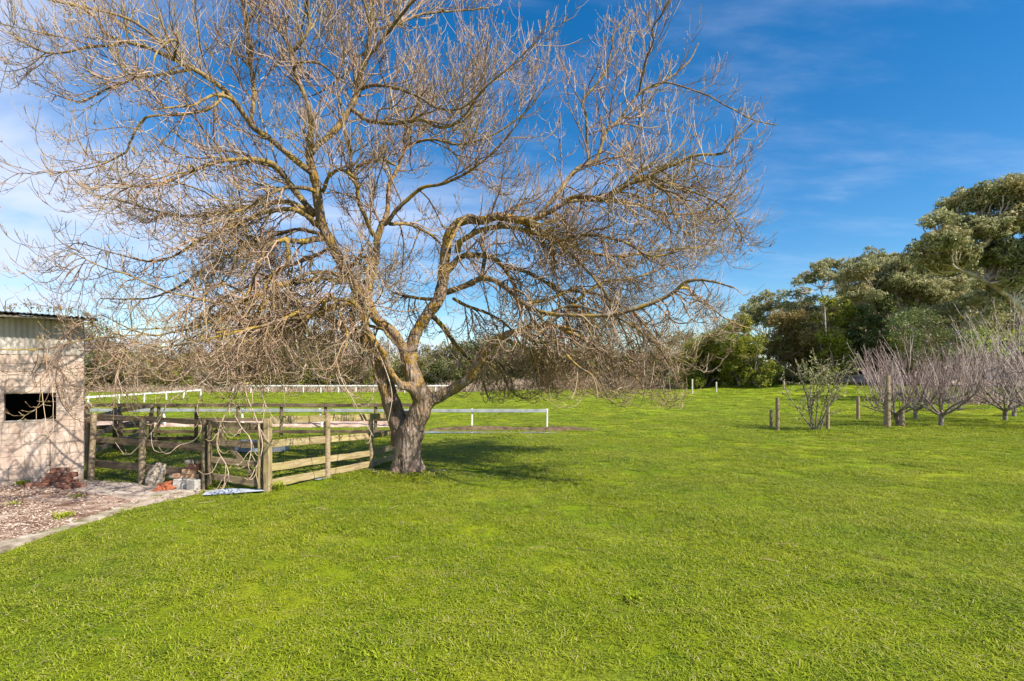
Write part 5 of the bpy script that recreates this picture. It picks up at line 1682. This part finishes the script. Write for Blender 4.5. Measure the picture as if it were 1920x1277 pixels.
# ------------------------------------------------------------------ foliage trees
def leaf_cloud(r, centres, radii, flat, n_per_m2, ls, lw, clump=0.35, hollow=0.55, up=0.25):
    """leaves on broken clumps spread through each puff; returns verts, quads, rnd"""
    Vs, Rn = [], []
    for c, rd in zip(centres, radii):
        # sub-clumps give uneven outline and gaps
        nsub = max(9, int(20 * rd * rd / 1.2))
        nsub = min(nsub, 60)
        dr = r.normal(0, 1, (nsub, 3)); dr /= np.linalg.norm(dr, axis=1, keepdims=True)
        rr = rd * r.uniform(hollow, 1.2, nsub) ** 1.0
        sc_ = c + dr * rr[:, None] * np.array([1, 1, flat])
        srad = rd * r.uniform(0.16, 0.36, nsub)
        nl = (n_per_m2 * 11 * srad ** 2).astype(int) + 4
        idx = np.repeat(np.arange(nsub), nl)
        n = len(idx)
        q = r.normal(0, 1, (n, 3)); q /= np.linalg.norm(q, axis=1, keepdims=True)
        loose_ = r.uniform(0, 1, n) < 0.38
        pos = sc_[idx] + q * (srad[idx] * r.uniform(0.25, 1.0, n) ** 0.6)[:, None] * np.array([1, 1, 0.7])
        ub = r.normal(0, 1, (n, 3)); ub /= np.linalg.norm(ub, axis=1, keepdims=True)
        pl = c + ub * (r.uniform(0, 1, (n, 1)) ** 0.4) * rd * 0.98 * np.array([1, 1, flat])
        pos = np.where(loose_[:, None], pl, pos)
        # leaf frame
        nrm = q + r.normal(0, 0.7, (n, 3)) + np.array([0, 0, up]); nrm /= np.linalg.norm(nrm, axis=1, keepdims=True)
        t1 = np.cross(nrm, r.normal(0, 1, (n, 3))); t1 /= np.linalg.norm(t1, axis=1, keepdims=True) + 1e-9
        t2 = np.cross(nrm, t1)
        s = r.uniform(0.6, 1.4, n)[:, None]
        a = t1 * ls / 2 * s; b = t2 * lw / 2 * s
        Vs.append(np.stack([pos - a, pos + b, pos + a, pos - b], 1))
        Rn.append(np.repeat(np.clip(r.normal(0.5, 0.22, n) + r.normal(0, 0.12, nsub)[idx], 0, 1), 4))
    V = np.concatenate(Vs).reshape(-1, 3)
    Q = np.arange(len(V)).reshape(-1, 4)
    return V, Q, np.concatenate(Rn)


def px_puffs(l, Y, r, dy=2.5):
    c, rd = [], []
    for (px, py, rp) in l:
        yy = Y + r.uniform(-dy, dy)
        p = W(px, py, yy)
        c.append(tuple(p)); rd.append(rp / F * yy)
    return np.array(c), np.array(rd)


def foliage_tree(name, label, cat, base_px, Y, puffs, mat, bark, trunk_r, dens=27, ls=0.29, lw=0.12, flat=0.62, seed=0, group=None, stems=1, dy=2.5, hollow=0.5, lean=None, extra_bare=0, fill=True):
    r = np.random.default_rng(seed)
    bx_ = (base_px - 960) / F * Y
    bz = float(gz(bx_, Y))
    t = thing(name, Vector((bx_, Y, bz)), label, cat, group)
    base = np.array([bx_, Y, bz])
    C, R_ = px_puffs(puffs, Y, r, dy)
    # fill between the named masses so the crown closes up
    if fill:
        C2 = C + r.normal(0, 0.55, C.shape) * R_[:, None] * np.array([1, 1.6, 0.6]) - np.array([0, 0, 0.25]) * R_[:, None]
        C = np.concatenate([C, C2]); R_ = np.concatenate([R_, R_ * 0.75])
    V, Q, rn = leaf_cloud(r, C - base, R_, flat, dens, ls, lw, hollow=hollow)
    k = V[:, 2].reshape(-1, 4).min(1) > 0.02
    Q = Q[k]
    me = np_mesh('crown', V, Q); vcol(me, rn)
    obj('crown', me, M[mat], t)
    # stems: one or more boles that split and run into every puff
    Vt, Ft, o_ = [], [], 0
    order = np.argsort(C[:, 2])
    stems_p = []
    for s in range(stems):
        off = np.array([r.normal(0, 0.25 * (stems > 1)), r.normal(0, 0.3 * (stems > 1)), -0.2])
        tops = (C - base)[order[len(order) // 2:]]
        tp = tops[r.integers(0, len(tops))]
        fork = off + (tp - off) * r.uniform(0.35, 0.5)
        fork[:2] += r.normal(0, 0.3, 2)
        stems_p.append((off, fork))
        mid = (off + fork) / 2 + r.normal(0, 0.12, 3)
        a = np.array([[*off, trunk_r], [*mid, trunk_r * 0.86], [*fork, trunk_r * 0.7]])
        if lean is not None and s == 0:
            a = np.array([[*off, trunk_r]] + [[*(np.array(W(px_, py_, Y)) - base), trunk_r * q_] for (px_, py_, q_) in lean])
            stems_p[-1] = (off, a[-1, :3])
            for row in a[1:]: stems_p.append((off, row[:3]))
        sp_ = smooth_path(a, 0.35)
        V1, f1 = tubes(sp_[None, :, :3], sp_[None, :, 3], 8, False)
        Vt.append(V1); Ft.append(f1[0] + o_); o_ += len(V1)
    for c, rd in zip(C - base, R_):
        f = min((np.linalg.norm(c - q[1]), i) for i, q in enumerate(stems_p))[1]
        fk = stems_p[f][1]
        nsub = 1 + extra_bare
        for j in range(nsub):
            tgt = c + r.normal(0, 0.45, 3) * rd * np.array([1, 1, .6])
            mid = fk * 0.5 + tgt * 0.5 + np.array([r.normal(0, .3), r.normal(0, .3), -0.15 * np.linalg.norm(tgt - fk)])
            rr = trunk_r * 0.42
            a = np.array([[*fk, rr], [*mid, rr * 0.65], [*tgt, rr * 0.25]])
            sp_ = smooth_path(a, 0.3)
            sp_[1:-1, :3] += r.normal(0, 0.05, (len(sp_) - 2, 3))
            V1, f1 = tubes(sp_[None, :, :3], sp_[None, :, 3], 6, False)
            Vt.append(V1); Ft.append(f1[0] + o_); o_ += len(V1)
            # side boughs
            p, d, rad, par, tt = spawn(r, sp_[None, :, :3], sp_[None, :, 3], 1.4, 0.3, 1.0, 0.7, 0.25)
            B_ = grow(r, p, d + np.array([0, 0, .25]), r.uniform(0.6, 1.6, len(p)), 6, 0.02, 0.05, 0.14)
            V1, f1 = tubes(B_, np.clip(rad * 0.5, 0.02, 0.06)[:, None] * np.linspace(1, .4, 6)[None], 4, False)
            Vt.append(V1); Ft.append(f1[0] + o_); o_ += len(V1)
    me = np_mesh('trunk', np.concatenate(Vt), [np.concatenate(Ft)], True)
    obj('trunk', me, M[bark], t)
    return t


# gum trees on the right
foliage_tree('gum_tree', 'tallest gum tree at the right edge, with long pale limbs reaching left', 'tree', 1975, 50,
             [(1830, 372, 34), (1795, 385, 30), (1762, 408, 26), (1860, 385, 26), (1900, 362, 34), (1935, 350, 40), (1920, 410, 40), (1868, 425, 38), (1815, 430, 38), (1770, 450, 34), (1725, 466, 26), (1745, 490, 28), (1800, 478, 34), (1850, 475, 38), (1900, 475, 42), (1945, 470, 40), (1960, 400, 44), (1980, 520, 44), (1900, 525, 26)],
             'euc', 'euc_bark', 0.34, seed=1, lean=[(1950, 620, .9), (1900, 565, .75), (1850, 528, .6), (1800, 505, .45)], extra_bare=1, flat=0.6, dens=34)
foliage_tree('gum_tree', 'broad grey-green gum tree left of the tallest one', 'tree', 1700, 62,
             [(1690, 492, 24), (1720, 500, 26), (1650, 500, 24), (1615, 505, 24), (1640, 530, 28), (1590, 520, 22), (1690, 530, 32), (1735, 540, 30), (1605, 548, 26), (1655, 560, 26), (1710, 565, 28), (1765, 560, 26), (1790, 535, 26)],
             'euc', 'euc_bark', 0.26, seed=2, extra_bare=1, stems=2)
foliage_tree('gum_tree', 'gum tree with rounded top rising behind the broad one', 'tree', 1660, 74,
             [(1625, 484, 15), (1645, 482, 18), (1668, 486, 18), (1685, 484, 14), (1605, 492, 14), (1640, 500, 20), (1670, 505, 22)], 'euc', 'euc_bark', 0.22, seed=3)
foliage_tree('gum_tree', 'slender umbrella-topped gum with bare pale stems showing under its crown', 'tree', 1548, 70,
             [(1555, 495, 17), (1535, 500, 17), (1512, 515, 15), (1494, 528, 12), (1525, 520, 17), (1550, 518, 17), (1578, 498, 17), (1582, 520, 17), (1572, 540, 13)],
             'euc', 'euc_bark', 0.11, seed=4, stems=3, lean=[(1548, 620, .9), (1545, 570, .7), (1538, 540, .6)], flat=0.55)
foliage_tree('gum_tree', 'lower rounded gum at the left end of the gum tree row', 'tree', 1440, 80,
             [(1418, 562, 14), (1440, 556, 14), (1400, 578, 15), (1425, 580, 18), (1452, 572, 16), (1388, 592, 12), (1410, 600, 18), (1440, 600, 18)],
             'euc', 'euc_bark', 0.2, seed=5)
foliage_tree('gum_tree', 'dark-topped gum between the umbrella gum and the lowest one', 'tree', 1480, 76,
             [(1468, 552, 13), (1488, 550, 12), (1508, 545, 13), (1475, 575, 18), (1505, 575, 20), (1530, 590, 20), (1490, 600, 20), (1520, 560, 14)],
             'euc', 'euc_bark', 0.18, seed=6, stems=2)
foliage_tree('gum_tree', 'sparse gum with tangled pale limbs above the orchard', 'tree', 1760, 52,
             [(1700, 590, 20), (1745, 585, 22), (1790, 580, 24), (1830, 560, 26), (1870, 560, 26), (1800, 610, 22), (1850, 600, 24), (1900, 600, 28)],
             'euc', 'euc_bark', 0.2, seed=7, stems=3, dens=20, extra_bare=2)
foliage_tree('tea_tree', 'dark green bushy tree directly behind the bare orchard', 'tree', 1730, 38,
             [(1690, 600, 26), (1725, 595, 28), (1760, 605, 26), (1700, 630, 30), (1745, 635, 32), (1790, 630, 26), (1720, 660, 30), (1770, 665, 30)],
             'darkleaf', 'dark_bark', 0.14, seed=8, stems=3, dens=34, ls=0.2, lw=0.07)
foliage_tree('tea_tree', 'bright yellow-green bush at the right behind the orchard', 'tree', 1850, 37,
             [(1835, 625, 22), (1860, 640, 24), (1830, 655, 24), (1880, 660, 24), (1900, 630, 24)], 'brightleaf', 'dark_bark', 0.1, seed=9, stems=2, dens=24, ls=0.22, lw=0.1)
for k, (bx0, Y, lab, pf, mt) in enumerate((
    (1320, 61, 'leftmost dark green tea tree of the thicket, beside the open lawn', [(1300, 650, 22), (1330, 640, 24), (1285, 675, 22), (1312, 680, 26), (1340, 670, 26), (1275, 705, 18), (1300, 710, 22), (1335, 708, 24), (1355, 700, 20)], 'tea'),
    (1385, 58, 'tall bright-tipped tea tree in the middle of the thicket', [(1370, 615, 20), (1350, 630, 20), (1392, 615, 20), (1375, 645, 26), (1405, 650, 26), (1350, 665, 24), (1385, 680, 28), (1415, 690, 24), (1370, 705, 22), (1400, 715, 20), (1430, 705, 22), (1395, 595, 13)], 'tea'),
    (1470, 60, 'brown-leaved tea tree with drying foliage in the thicket', [(1460, 600, 22), (1490, 600, 24), (1510, 620, 24), (1470, 630, 26), (1500, 645, 24), (1445, 655, 24), (1480, 670, 26), (1515, 670, 24), (1455, 700, 24), (1490, 705, 24)], 'teab'),
    (1425, 55, 'low green tea tree bulging forward over the grass', [(1420, 640, 18), (1410, 700, 20), (1430, 715, 18), (1445, 690, 20), (1400, 715, 14)], 'tea'),
    (1565, 56, 'small green tea tree at the right end of the thicket', [(1550, 630, 20), (1575, 650, 22), (1555, 665, 22), (1590, 675, 20), (1560, 695, 22), (1535, 700, 20)], 'tea'),
)):
    foliage_tree('tea_tree', lab, 'tree', bx0, Y, pf, mt, 'dark_bark', 0.16, seed=20 + k, stems=3, dens=50, ls=0.24, lw=0.09, flat=0.85, dy=1.5, hollow=0.35)
foliage_tree('shrub', 'rounded brownish shrub peeping over the thicket at its left end', 'shrub', 1285, 80,
             [(1275, 628, 12), (1292, 632, 12), (1262, 645, 12), (1285, 650, 14), (1300, 655, 12)], 'teab', 'dark_bark', 0.12, seed=30)

foliage_tree('gum_tree', 'far gum filling the bank behind the umbrella gum', 'tree', 1540, 84,
             [(1500, 600, 26), (1530, 620, 28), (1560, 580, 26), (1570, 610, 28), (1590, 560, 22), (1510, 645, 28), (1550, 655, 28), (1590, 650, 28), (1600, 600, 26)], 'euc', 'euc_bark', 0.2, seed=70, hollow=0.2, dens=11, ls=0.46, lw=0.2, flat=0.9)
foliage_tree('gum_tree', 'far gum filling the bank behind the broad grey-green gum', 'tree', 1660, 82,
             [(1620, 560, 28), (1650, 590, 30), (1690, 560, 30), (1700, 600, 32), (1640, 630, 30), (1680, 640, 30), (1730, 570, 30), (1740, 620, 32), (1720, 520, 22)], 'euc', 'euc_bark', 0.2, seed=71, hollow=0.2, dens=11, ls=0.46, lw=0.2, flat=0.9)
foliage_tree('gum_tree', 'far gum filling the bank behind the tallest gum', 'tree', 1840, 78,
             [(1770, 540, 34), (1810, 520, 34), (1850, 520, 36), (1890, 530, 38), (1930, 540, 40), (1790, 590, 34), (1840, 580, 36), (1890, 590, 38), (1940, 600, 40), (1800, 640, 34), (1860, 645, 36), (1915, 650, 38)], 'euc', 'euc_bark', 0.2, seed=72, hollow=0.2, dens=10, ls=0.48, lw=0.2, flat=0.9)
# dark understorey behind the orchard
und = [(1510, 640, 22), (1545, 715, 20), (1545, 650, 20), (1585, 705, 22), (1580, 640, 24), (1620, 650, 26), (1670, 650, 26), (1670, 710, 24), (1720, 700, 24), (1715, 640, 26), (1760, 660, 26), (1820, 670, 26), (1815, 610, 26), (1860, 620, 26), (1900, 640, 30), (1930, 700, 30), (1765, 600, 24), (1710, 590, 24), (1530, 690, 20), (1600, 660, 24), (1640, 640, 24), (1650, 680, 26), (1610, 690, 24), (1690, 680, 24), (1740, 690, 24), (1790, 690, 24), (1840, 690, 26), (1890, 690, 26), (1930, 660, 30), (1880, 650, 24), (1640, 605, 20), (1600, 620, 20), (1660, 570, 20), (1780, 640, 24), (1930, 600, 34), (1840, 640, 24), (1570, 600, 16), (1590, 580, 18), (1620, 585, 20), (1560, 565, 14)]
labs = ['dark thicket shrub under the umbrella gum', 'dark thicket shrub behind the tall thick post', 'dark thicket shrub behind the first fruit tree', 'dark thicket shrub behind the middle fruit trees', 'dark thicket shrub behind the right-hand fruit trees', 'dark tall shrub at the right edge below the tallest gum']
for k in range(6):
    sel = [u for u in und if int(min(5, max(0, (u[0] - 1530) / 68))) == k]
    if not sel: continue
    foliage_tree('thicket_shrub', labs[k], 'shrub', int(np.mean([s[0] for s in sel])), 60 - 0.6 * k, sel, 'darkleaf' if k % 2 else 'tea', 'dark_bark', 0.12, seed=40 + k, stems=2, dens=30, hollow=0.15, flat=0.9, ls=0.3, lw=0.14)

# far gum behind the yard, and the tree tops behind the shed
foliage_tree('gum_tree', 'distant dark gum tree rising above the scrub behind the ash', 'tree', 545, 80,
             [(535, 562, 14), (555, 572, 14), (520, 582, 15), (545, 595, 18), (575, 590, 13), (500, 605, 15), (530, 620, 18), (565, 620, 16), (590, 612, 10)], 'euc', 'dark_bark', 0.25, seed=60)
foliage_tree('willow_tree', 'thin yellowish tree top showing above the shed roof', 'tree', 60, 32,
             [(20, 575, 12), (55, 570, 14), (95, 580, 12), (130, 580, 10), (160, 588, 8), (75, 590, 16), (30, 600, 16), (110, 600, 14)], 'scrubleaf', 'dark_bark', 0.12, seed=61, dens=8, ls=0.14, lw=0.06)

# ---- belt of scrub along the far side of the track
def scrub_mesh(seed, twiggy, h=5.0, wd=3.0):
    r = np.random.default_rng(seed)
    n0 = 7
    p0 = np.stack([r.normal(0, 0.35, n0), r.normal(0, 0.35, n0), np.full(n0, -0.1)], 1)
    d0 = np.stack([r.normal(0, 0.45, n0), r.normal(0, 0.45, n0), np.ones(n0)], 1)
    A = grow(r, p0, d0, r.uniform(0.6, 0.95, n0) * h, 10, -0.02, 0.03, 0.09)
    RA = r.uniform(0.05, 0.10, n0)[:, None] * np.linspace(1, 0.25, 10)[None]
    V1, f1 = tubes(A, RA, 5, False)
    p, d, rad, par, t = spawn(r, A, RA, 3.2 if twiggy else 2.0, 0.15, 1.0, 0.8, 0.25)
    Bq = grow(r, p, d + np.array([0, 0, .2]), r.uniform(0.6, 1.6, len(p)) * wd / 3, 7, 0.05, 0.1, 0.13)
    RB = np.clip(rad * 0.5, 0.018, 0.04)[:, None] * np.linspace(1, 0.5, 7)[None]
    V2, f2 = tubes(Bq, RB, 3, False)
    p, d, rad, par, t = spawn(r, Bq, RB, 5.5 if twiggy else 2.0, 0.2, 1.0, 0.7, 0.25)
    Cq = grow(r, p, d + np.array([0, 0, .15]), r.uniform(0.3, 0.9, len(p)), 5, 0.05, 0.12, 0.15)
    RC = np.clip(rad * 0.6, 0.012, 0.02)[:, None] * np.linspace(1, 0.6, 5)[None]
    V3, f3 = tubes(Cq, RC, 3, False)
    tm_ = np_mesh('branches', np.concatenate([V1, V2, V3]), [np.concatenate([f1[0], f2[0] + len(V1), f3[0] + len(V1) + len(V2)])], True)
    vcol(tm_, r.uniform(0.2, 0.9, len(V1) + len(V2) + len(V3)))
    nc = 10 if twiggy else 22
    C = np.stack([r.normal(0, wd * 0.30, nc), r.normal(0, wd * 0.25, nc), r.uniform(0.12, 0.85, nc) * h], 1)
    rd = r.uniform(0.45, 0.95, nc) * wd / 3
    V, Q, rn = leaf_cloud(r, C, rd, 0.8, 9 if twiggy else 22, 0.22, 0.10, hollow=0.2)
    k = V[:, 2].reshape(-1, 4).min(1) > 0.0
    cm_ = np_mesh('crown', V, Q[k]); vcol(cm_, rn)
    return tm_, cm_


kinds = []
for s, (tw, h, wd_, mt) in enumerate(((True, 5.2, 4.2, 'scrubleaf'), (False, 4.6, 4.4, 'scrubleaf'), (False, 4.2, 4.6, 'darkleaf'), (True, 6.2, 4.6, 'scrubleaf'), (False, 3.4, 4.2, 'tea'))):
    a, b = scrub_mesh(300 + s, tw, h, wd_)
    a.materials.append(M['mauvetwig']); b.materials.append(M[mt])
    kinds.append((a, b))
SL = ['leafless grey-brown scrub tree in the belt behind the track', 'olive-brown leafy bush in the belt behind the track', 'dark green bush in the belt behind the track', 'taller leafless scrub tree in the belt behind the track', 'low yellow-green bush in the belt behind the track']
rs_ = np.random.default_rng(99)
x = -60.0
i = 0
while x < 22:
    for row in range(2):
        kd = int(rs_.choice(5, p=[.3, .2, .14, .24, .12] if row else [.26, .24, .2, .1, .2]))
        Y = (67 if row == 0 else 72) + rs_.uniform(-1.5, 1.5)
        xx = x + rs_.uniform(-0.8, 0.8) + row * 1.3
        if xx / Y > 0.335: continue
        o = thing('scrub_tree', Vector((xx, Y, float(gz(xx, Y)))), SL[kd], 'shrub' if kd in (1, 2, 4) else 'tree', SL[kd].replace('tree in', 'trees in').replace('bush in', 'bushes in'))
        sc_ = rs_.uniform(0.8, 1.2) * (1.42 + 0.36 * math.sin(xx * 0.19 + 1.2) if row else 1.0)
        o.scale = (sc_ * rs_.choice([-1, 1]) if False else sc_, sc_, sc_ * rs_.uniform(0.85, 1.15))
        o.rotation_euler = (0, 0, rs_.uniform(0, 6.28))
        c1 = bpy.data.objects.new('trunk', kinds[kd][0]); link(c1, o)
        c2 = bpy.data.objects.new('crown', kinds[kd][1]); link(c2, o)
    x += 2.6
    i += 1


def dry_grass(label, pts, n, h, seed, wd=0.02):
    r = np.random.default_rng(seed)
    P = np.array(pts)
    seg = r.integers(0, len(P) - 1, n); f = r.uniform(0, 1, n)[:, None]
    b = P[seg] * (1 - f) + P[seg + 1] * f + np.stack([r.normal(0, 0.8, n), r.normal(0, 0.6, n)], 1)
    b3 = np.stack([b[:, 0], b[:, 1], gz(b[:, 0], b[:, 1]) - 0.02], 1)
    d = np.stack([r.normal(0, 0.45, n), r.normal(0, 0.45, n), np.ones(n)], 1)
    G_ = grow(r, b3, d, h * r.uniform(0.4, 1.1, n), 4, 0.1, -0.3, 0.15)
    V1, f1 = tubes(G_, np.broadcast_to(np.array([wd, wd * .8, wd * .6, wd * .3])[None], (n, 4)), 3, False)
    me = np_mesh('dry_grass', V1, f1); vcol(me, np.repeat(r.uniform(0, 1, n), 12))
    return obj('dry_grass', me, M['dry'], label=label, cat='dry grass', kind='stuff')


dry_grass('tall dry pinkish grass and weeds in front of the far scrub', [(-8, 63), (2, 62.5), (10, 62), (19, 62.5)], 4500, 1.5, 1)
dry_grass('dry brown weeds along the foot of the scrub on the left', [(-50, 64), (-30, 63.5), (-8, 63.5)], 3000, 1.1, 2)
dry_grass('dry brown grass heap behind the right-hand fruit trees', [(30, 36), (36, 35), (41, 33)], 2200, 1.0, 3, 0.012)

# ------------------------------------------------------------------ fruit trees
def fruit_tree(label, px, py, top_py, spread, seed, lean=0.0, pale=0.5, nmain=6, shoot=1.0, low=0.5):
    r = np.random.default_rng(seed)
    b = G(px, py)
    H = CAMH - (top_py - HZ) / F * b.y
    t = thing('fruit_tree', Vector((b.x, b.y, float(gz(b.x, b.y)) - 0.02)), label, 'tree', 'bare fruit trees in the orchard')
    # short bole
    fk = np.array([lean * 0.4, 0, 0.42])
    a = smooth_path(np.array([[0, 0, -0.06, 0.10], [lean * 0.15, 0.01, 0.18, 0.08], [*fk, 0.085]]), 0.06)
    V1, f1 = tubes(a[None, :, :3], a[None, :, 3], 10, False)
    Vt, Ft, o_ = [V1], [f1[0]], len(V1)
    ang = np.linspace(0, 2 * np.pi, nmain, endpoint=False) + r.uniform(0, 1) + r.normal(0, 0.2, nmain)
    p0 = np.repeat(fk[None], nmain, 0)
    d0 = np.stack([np.cos(ang) + lean, np.sin(ang), r.uniform(0.3, 1.0, nmain)], 1)
    A = grow(r, p0, d0, 0.9 * spread * r.uniform(0.75, 1.25, nmain), 12, -0.03, 0.07, 0.10)
    RA = r.uniform(0.035, 0.05, nmain)[:, None] * np.linspace(1, 0.35, 12)[None]
    V1, f1 = tubes(A, RA, 7, False); Vt.append(V1); Ft.append(f1[0] + o_); o_ += len(V1)
    p, d, rad, par, tt = spawn(r, A, RA, 4.2, 0.2, 1.0, 0.8, 0.25)
    Bq = grow(r, p, d + np.array([0, 0, 0.3]), r.uniform(0.4, 1.0, len(p)) * spread / 1.5, 8, 0.0, 0.10, 0.12)
    RB = np.clip(rad * 0.55, 0.008, 0.02)[:, None] * np.linspace(1, 0.5, 8)[None]
    V1, f1 = tubes(Bq, RB, 5, False); Vt.append(V1); Ft.append(f1[0] + o_); o_ += len(V1)
    me = np_mesh('trunk', np.concatenate(Vt), [np.concatenate(Ft)], True)
    obj('trunk', me, M['fruit_bark'], t)
    # long upright water shoots
    src = np.concatenate([Bq[:, ::1]], 0)
    p, d, rad, par, tt = spawn(r, Bq, RB, r.uniform(1.5, 2.8), 0.1, 1.0, 0.7, 0.3)
    # also from mains
    p2, d2, rad2, _, _ = spawn(r, A, RA, r.uniform(3.0, 5.0), 0.35, 1.0, 0.9, 0.3)
    p = np.concatenate([p, p2]); d = np.concatenate([d, d2])
    gap = np.clip((H - p[:, 2]), 0.25, 2.0)
    ln = gap * r.uniform(0.4, 1.12, len(p)) * shoot
    dd = d * np.array([0.45, 0.45, 0.2]) + np.array([0, 0, 1.0]) + np.stack([p[:, 0] * 0.09, p[:, 1] * 0.06, np.zeros(len(p))], 1)
    Sx = grow(r, p, dd, ln, 7, 0.0, 0.03, 0.065)
    RS = r.uniform(0.007, 0.0115, len(p))[:, None] * np.linspace(1, 0.55, 7)[None]
    V1, f1 = tubes(Sx, RS, 3, False)
    p, d, rad, par, tt = spawn(r, Sx, RS, 5.0, 0.1, 1.0, 0.8, 0.3)
    Q3 = grow(r, p, d + np.array([0, 0, .35]), r.uniform(0.04, 0.22, len(p)), 3, 0.0, 0.1, 0.1)
    V2, f2 = tubes(Q3, np.full((len(p), 3), 0.0045), 3, False)
    me = np_mesh('shoots', np.concatenate([V1, V2]), [np.concatenate([f1[0], f2[0] + len(V1)])], True)
    vcol(me, np.clip(np.concatenate([np.repeat(r.normal(pale, 0.3, len(Sx)), 21), np.repeat(r.normal(pale - .05, 0.2, len(Q3)), 9)]), 0, 1))
    obj('shoots', me, M['fruit_twig'], t, kind='stuff')
    return t


fruit_tree('bare fruit tree with a leaning stem just right of the tall thick post', 1687, 800, 640, 1.3, 401, -0.35)
fruit_tree('bare fruit tree standing behind the two front ones', 1717, 786, 622, 1.7, 402)
fruit_tree('bare vase-shaped fruit tree with the widest fan of mauve shoots', 1764, 799, 612, 1.9, 403, 0.1, 0.55, 7)
fruit_tree('bare fruit tree with a stout pale trunk near the right edge', 1885, 790, 600, 1.9, 404, 0.0, 0.6, 7)
fruit_tree('bare fruit tree behind the stout-trunked one at the right edge', 1901, 781, 610, 1.8, 405, 0.1, 0.6)
fruit_tree('tall pale-barked fruit tree reaching in from beyond the right edge', 1965, 800, 560, 2.7, 406, -0.25, 0.8, 8, 1.4)
fruit_tree('bare fruit tree far back between the thick post and the understorey', 1800, 770, 640, 1.9, 407, 0.0, 0.45)

# small leafy tree
def leafy_small():
    r = np.random.default_rng(51)
    b = G(1528, 807)
    t = thing('young_tree', Vector((b.x, b.y, -0.02)), 'small multi-stemmed tree with sparse variegated leaves beside the short posts', 'tree')
    n0 = 8
    p0 = np.stack([r.normal(0, 0.05, n0), r.normal(0, 0.05, n0), np.full(n0, -0.05)], 1)
    d0 = np.stack([np.linspace(-0.36, 0.42, n0), r.normal(0, 0.3, n0), np.ones(n0)], 1)
    A = grow(r, p0, d0, r.uniform(1.8, 3.0, n0), 12, 0.0, 0.03, 0.05)
    RA = r.uniform(0.022, 0.032, n0)[:, None] * np.linspace(1, 0.35, 12)[None]
    V1, f1 = tubes(A, RA, 6, False)
    p, d, rad, par, tt = spawn(r, A, RA, 10, 0.28, 1.0, 0.8, 0.25)
    Bq = grow(r, p, d + np.array([0, 0, .25]), r.uniform(0.25, 0.95, len(p)), 7, 0.05, 0.08, 0.12)
    RB = np.clip(rad * 0.5, 0.005, 0.008)[:, None] * np.linspace(1, 0.6, 7)[None]
    V2, f2 = tubes(Bq, RB, 4, False)
    me = np_mesh('stems', np.concatenate([V1, V2]), [np.concatenate([f1[0], f2[0] + len(V1)])], True)
    obj('stems', me, M['fruit_bark'], t)
    p, d, rad, par, tt = spawn(r, Bq, RB, 19, 0.15, 1.0, 0.9, 0.3)
    n = len(p)
    nrm = r.normal(0, 1, (n, 3)); nrm /= np.linalg.norm(nrm, axis=1, keepdims=True)
    a = d * r.uniform(0.025, 0.05, n)[:, None]
    bb = np.cross(d, nrm); bb /= np.linalg.norm(bb, axis=1, keepdims=True) + 1e-9
    bb *= r.uniform(0.014, 0.026, n)[:, None]
    V = np.stack([p, p + a + bb, p + 2 * a, p + a - bb], 1).reshape(-1, 3)
    me = np_mesh('leaves', V, np.arange(len(V)).reshape(-1, 4)); vcol(me, np.repeat(r.uniform(0, 1, n), 4))
    obj('leaves', me, M['shrubleaf'], t, kind='stuff')


leafy_small()

# weeds by shed and gate
def weed(px, py, label, seed, n=40, h=0.14):
    r = np.random.default_rng(seed)
    b = G(px, py)
    p0 = np.stack([r.normal(0, 0.05, n), r.normal(0, 0.05, n), np.zeros(n)], 1)
    th = r.uniform(0, 6.28, n); ln = h * r.uniform(0.5, 1.2, n)
    d = np.stack([np.cos(th) * 0.7, np.sin(th) * 0.7, np.ones(n)], 1); d /= np.linalg.norm(d, axis=1, keepdims=True)
    s = np.stack([-np.sin(th), np.cos(th), np.zeros(n)], 1) * 0.008
    mid = p0 + d * ln[:, None] * 0.6
    tip = p0 + d * ln[:, None] + np.stack([np.cos(th), np.sin(th), -0.5 * np.ones(n)], 1) * ln[:, None] * 0.3
    V = np.stack([p0, mid + s, tip, mid - s], 1).reshape(-1, 3)
    me = np_mesh('weed', V, np.arange(len(V)).reshape(-1, 4)); vcol(me, np.repeat(r.uniform(0.3, 0.8, n), 4))
    o = obj('weed_tuft', me, M['grass'], label=label, cat='weed')
    o.location = (b.x, b.y, 0.02)
    return o


weed(42, 912, 'green weed tuft at the foot of the shed wall left of the bricks', 1, 60, 0.13)
weed(24, 950, 'low green weed tuft in the mulch nearest the left edge', 2, 40, 0.08)
weed(118, 975, 'green weed clump growing on the concrete edging', 3, 60, 0.12)
weed(408, 905, 'leafy green weed growing under the gate', 4, 90, 0.28)
weed(150, 934, 'tiny weed in the mulch in front of the brick pile', 5, 25, 0.07)
weed(521, 920, 'grass tuft at the foot of the pale corner post', 6, 60, 0.2)
weed(1192, 1128, 'dark green broad-leaved weed clump alone in the front lawn', 7, 70, 0.06)
weed(1010, 866, 'dark grass tuft in the lawn right of the big tree', 8, 60, 0.09)
weed(700, 1235, 'broad-leaved weed near the bottom edge of the lawn', 9, 40, 0.04)
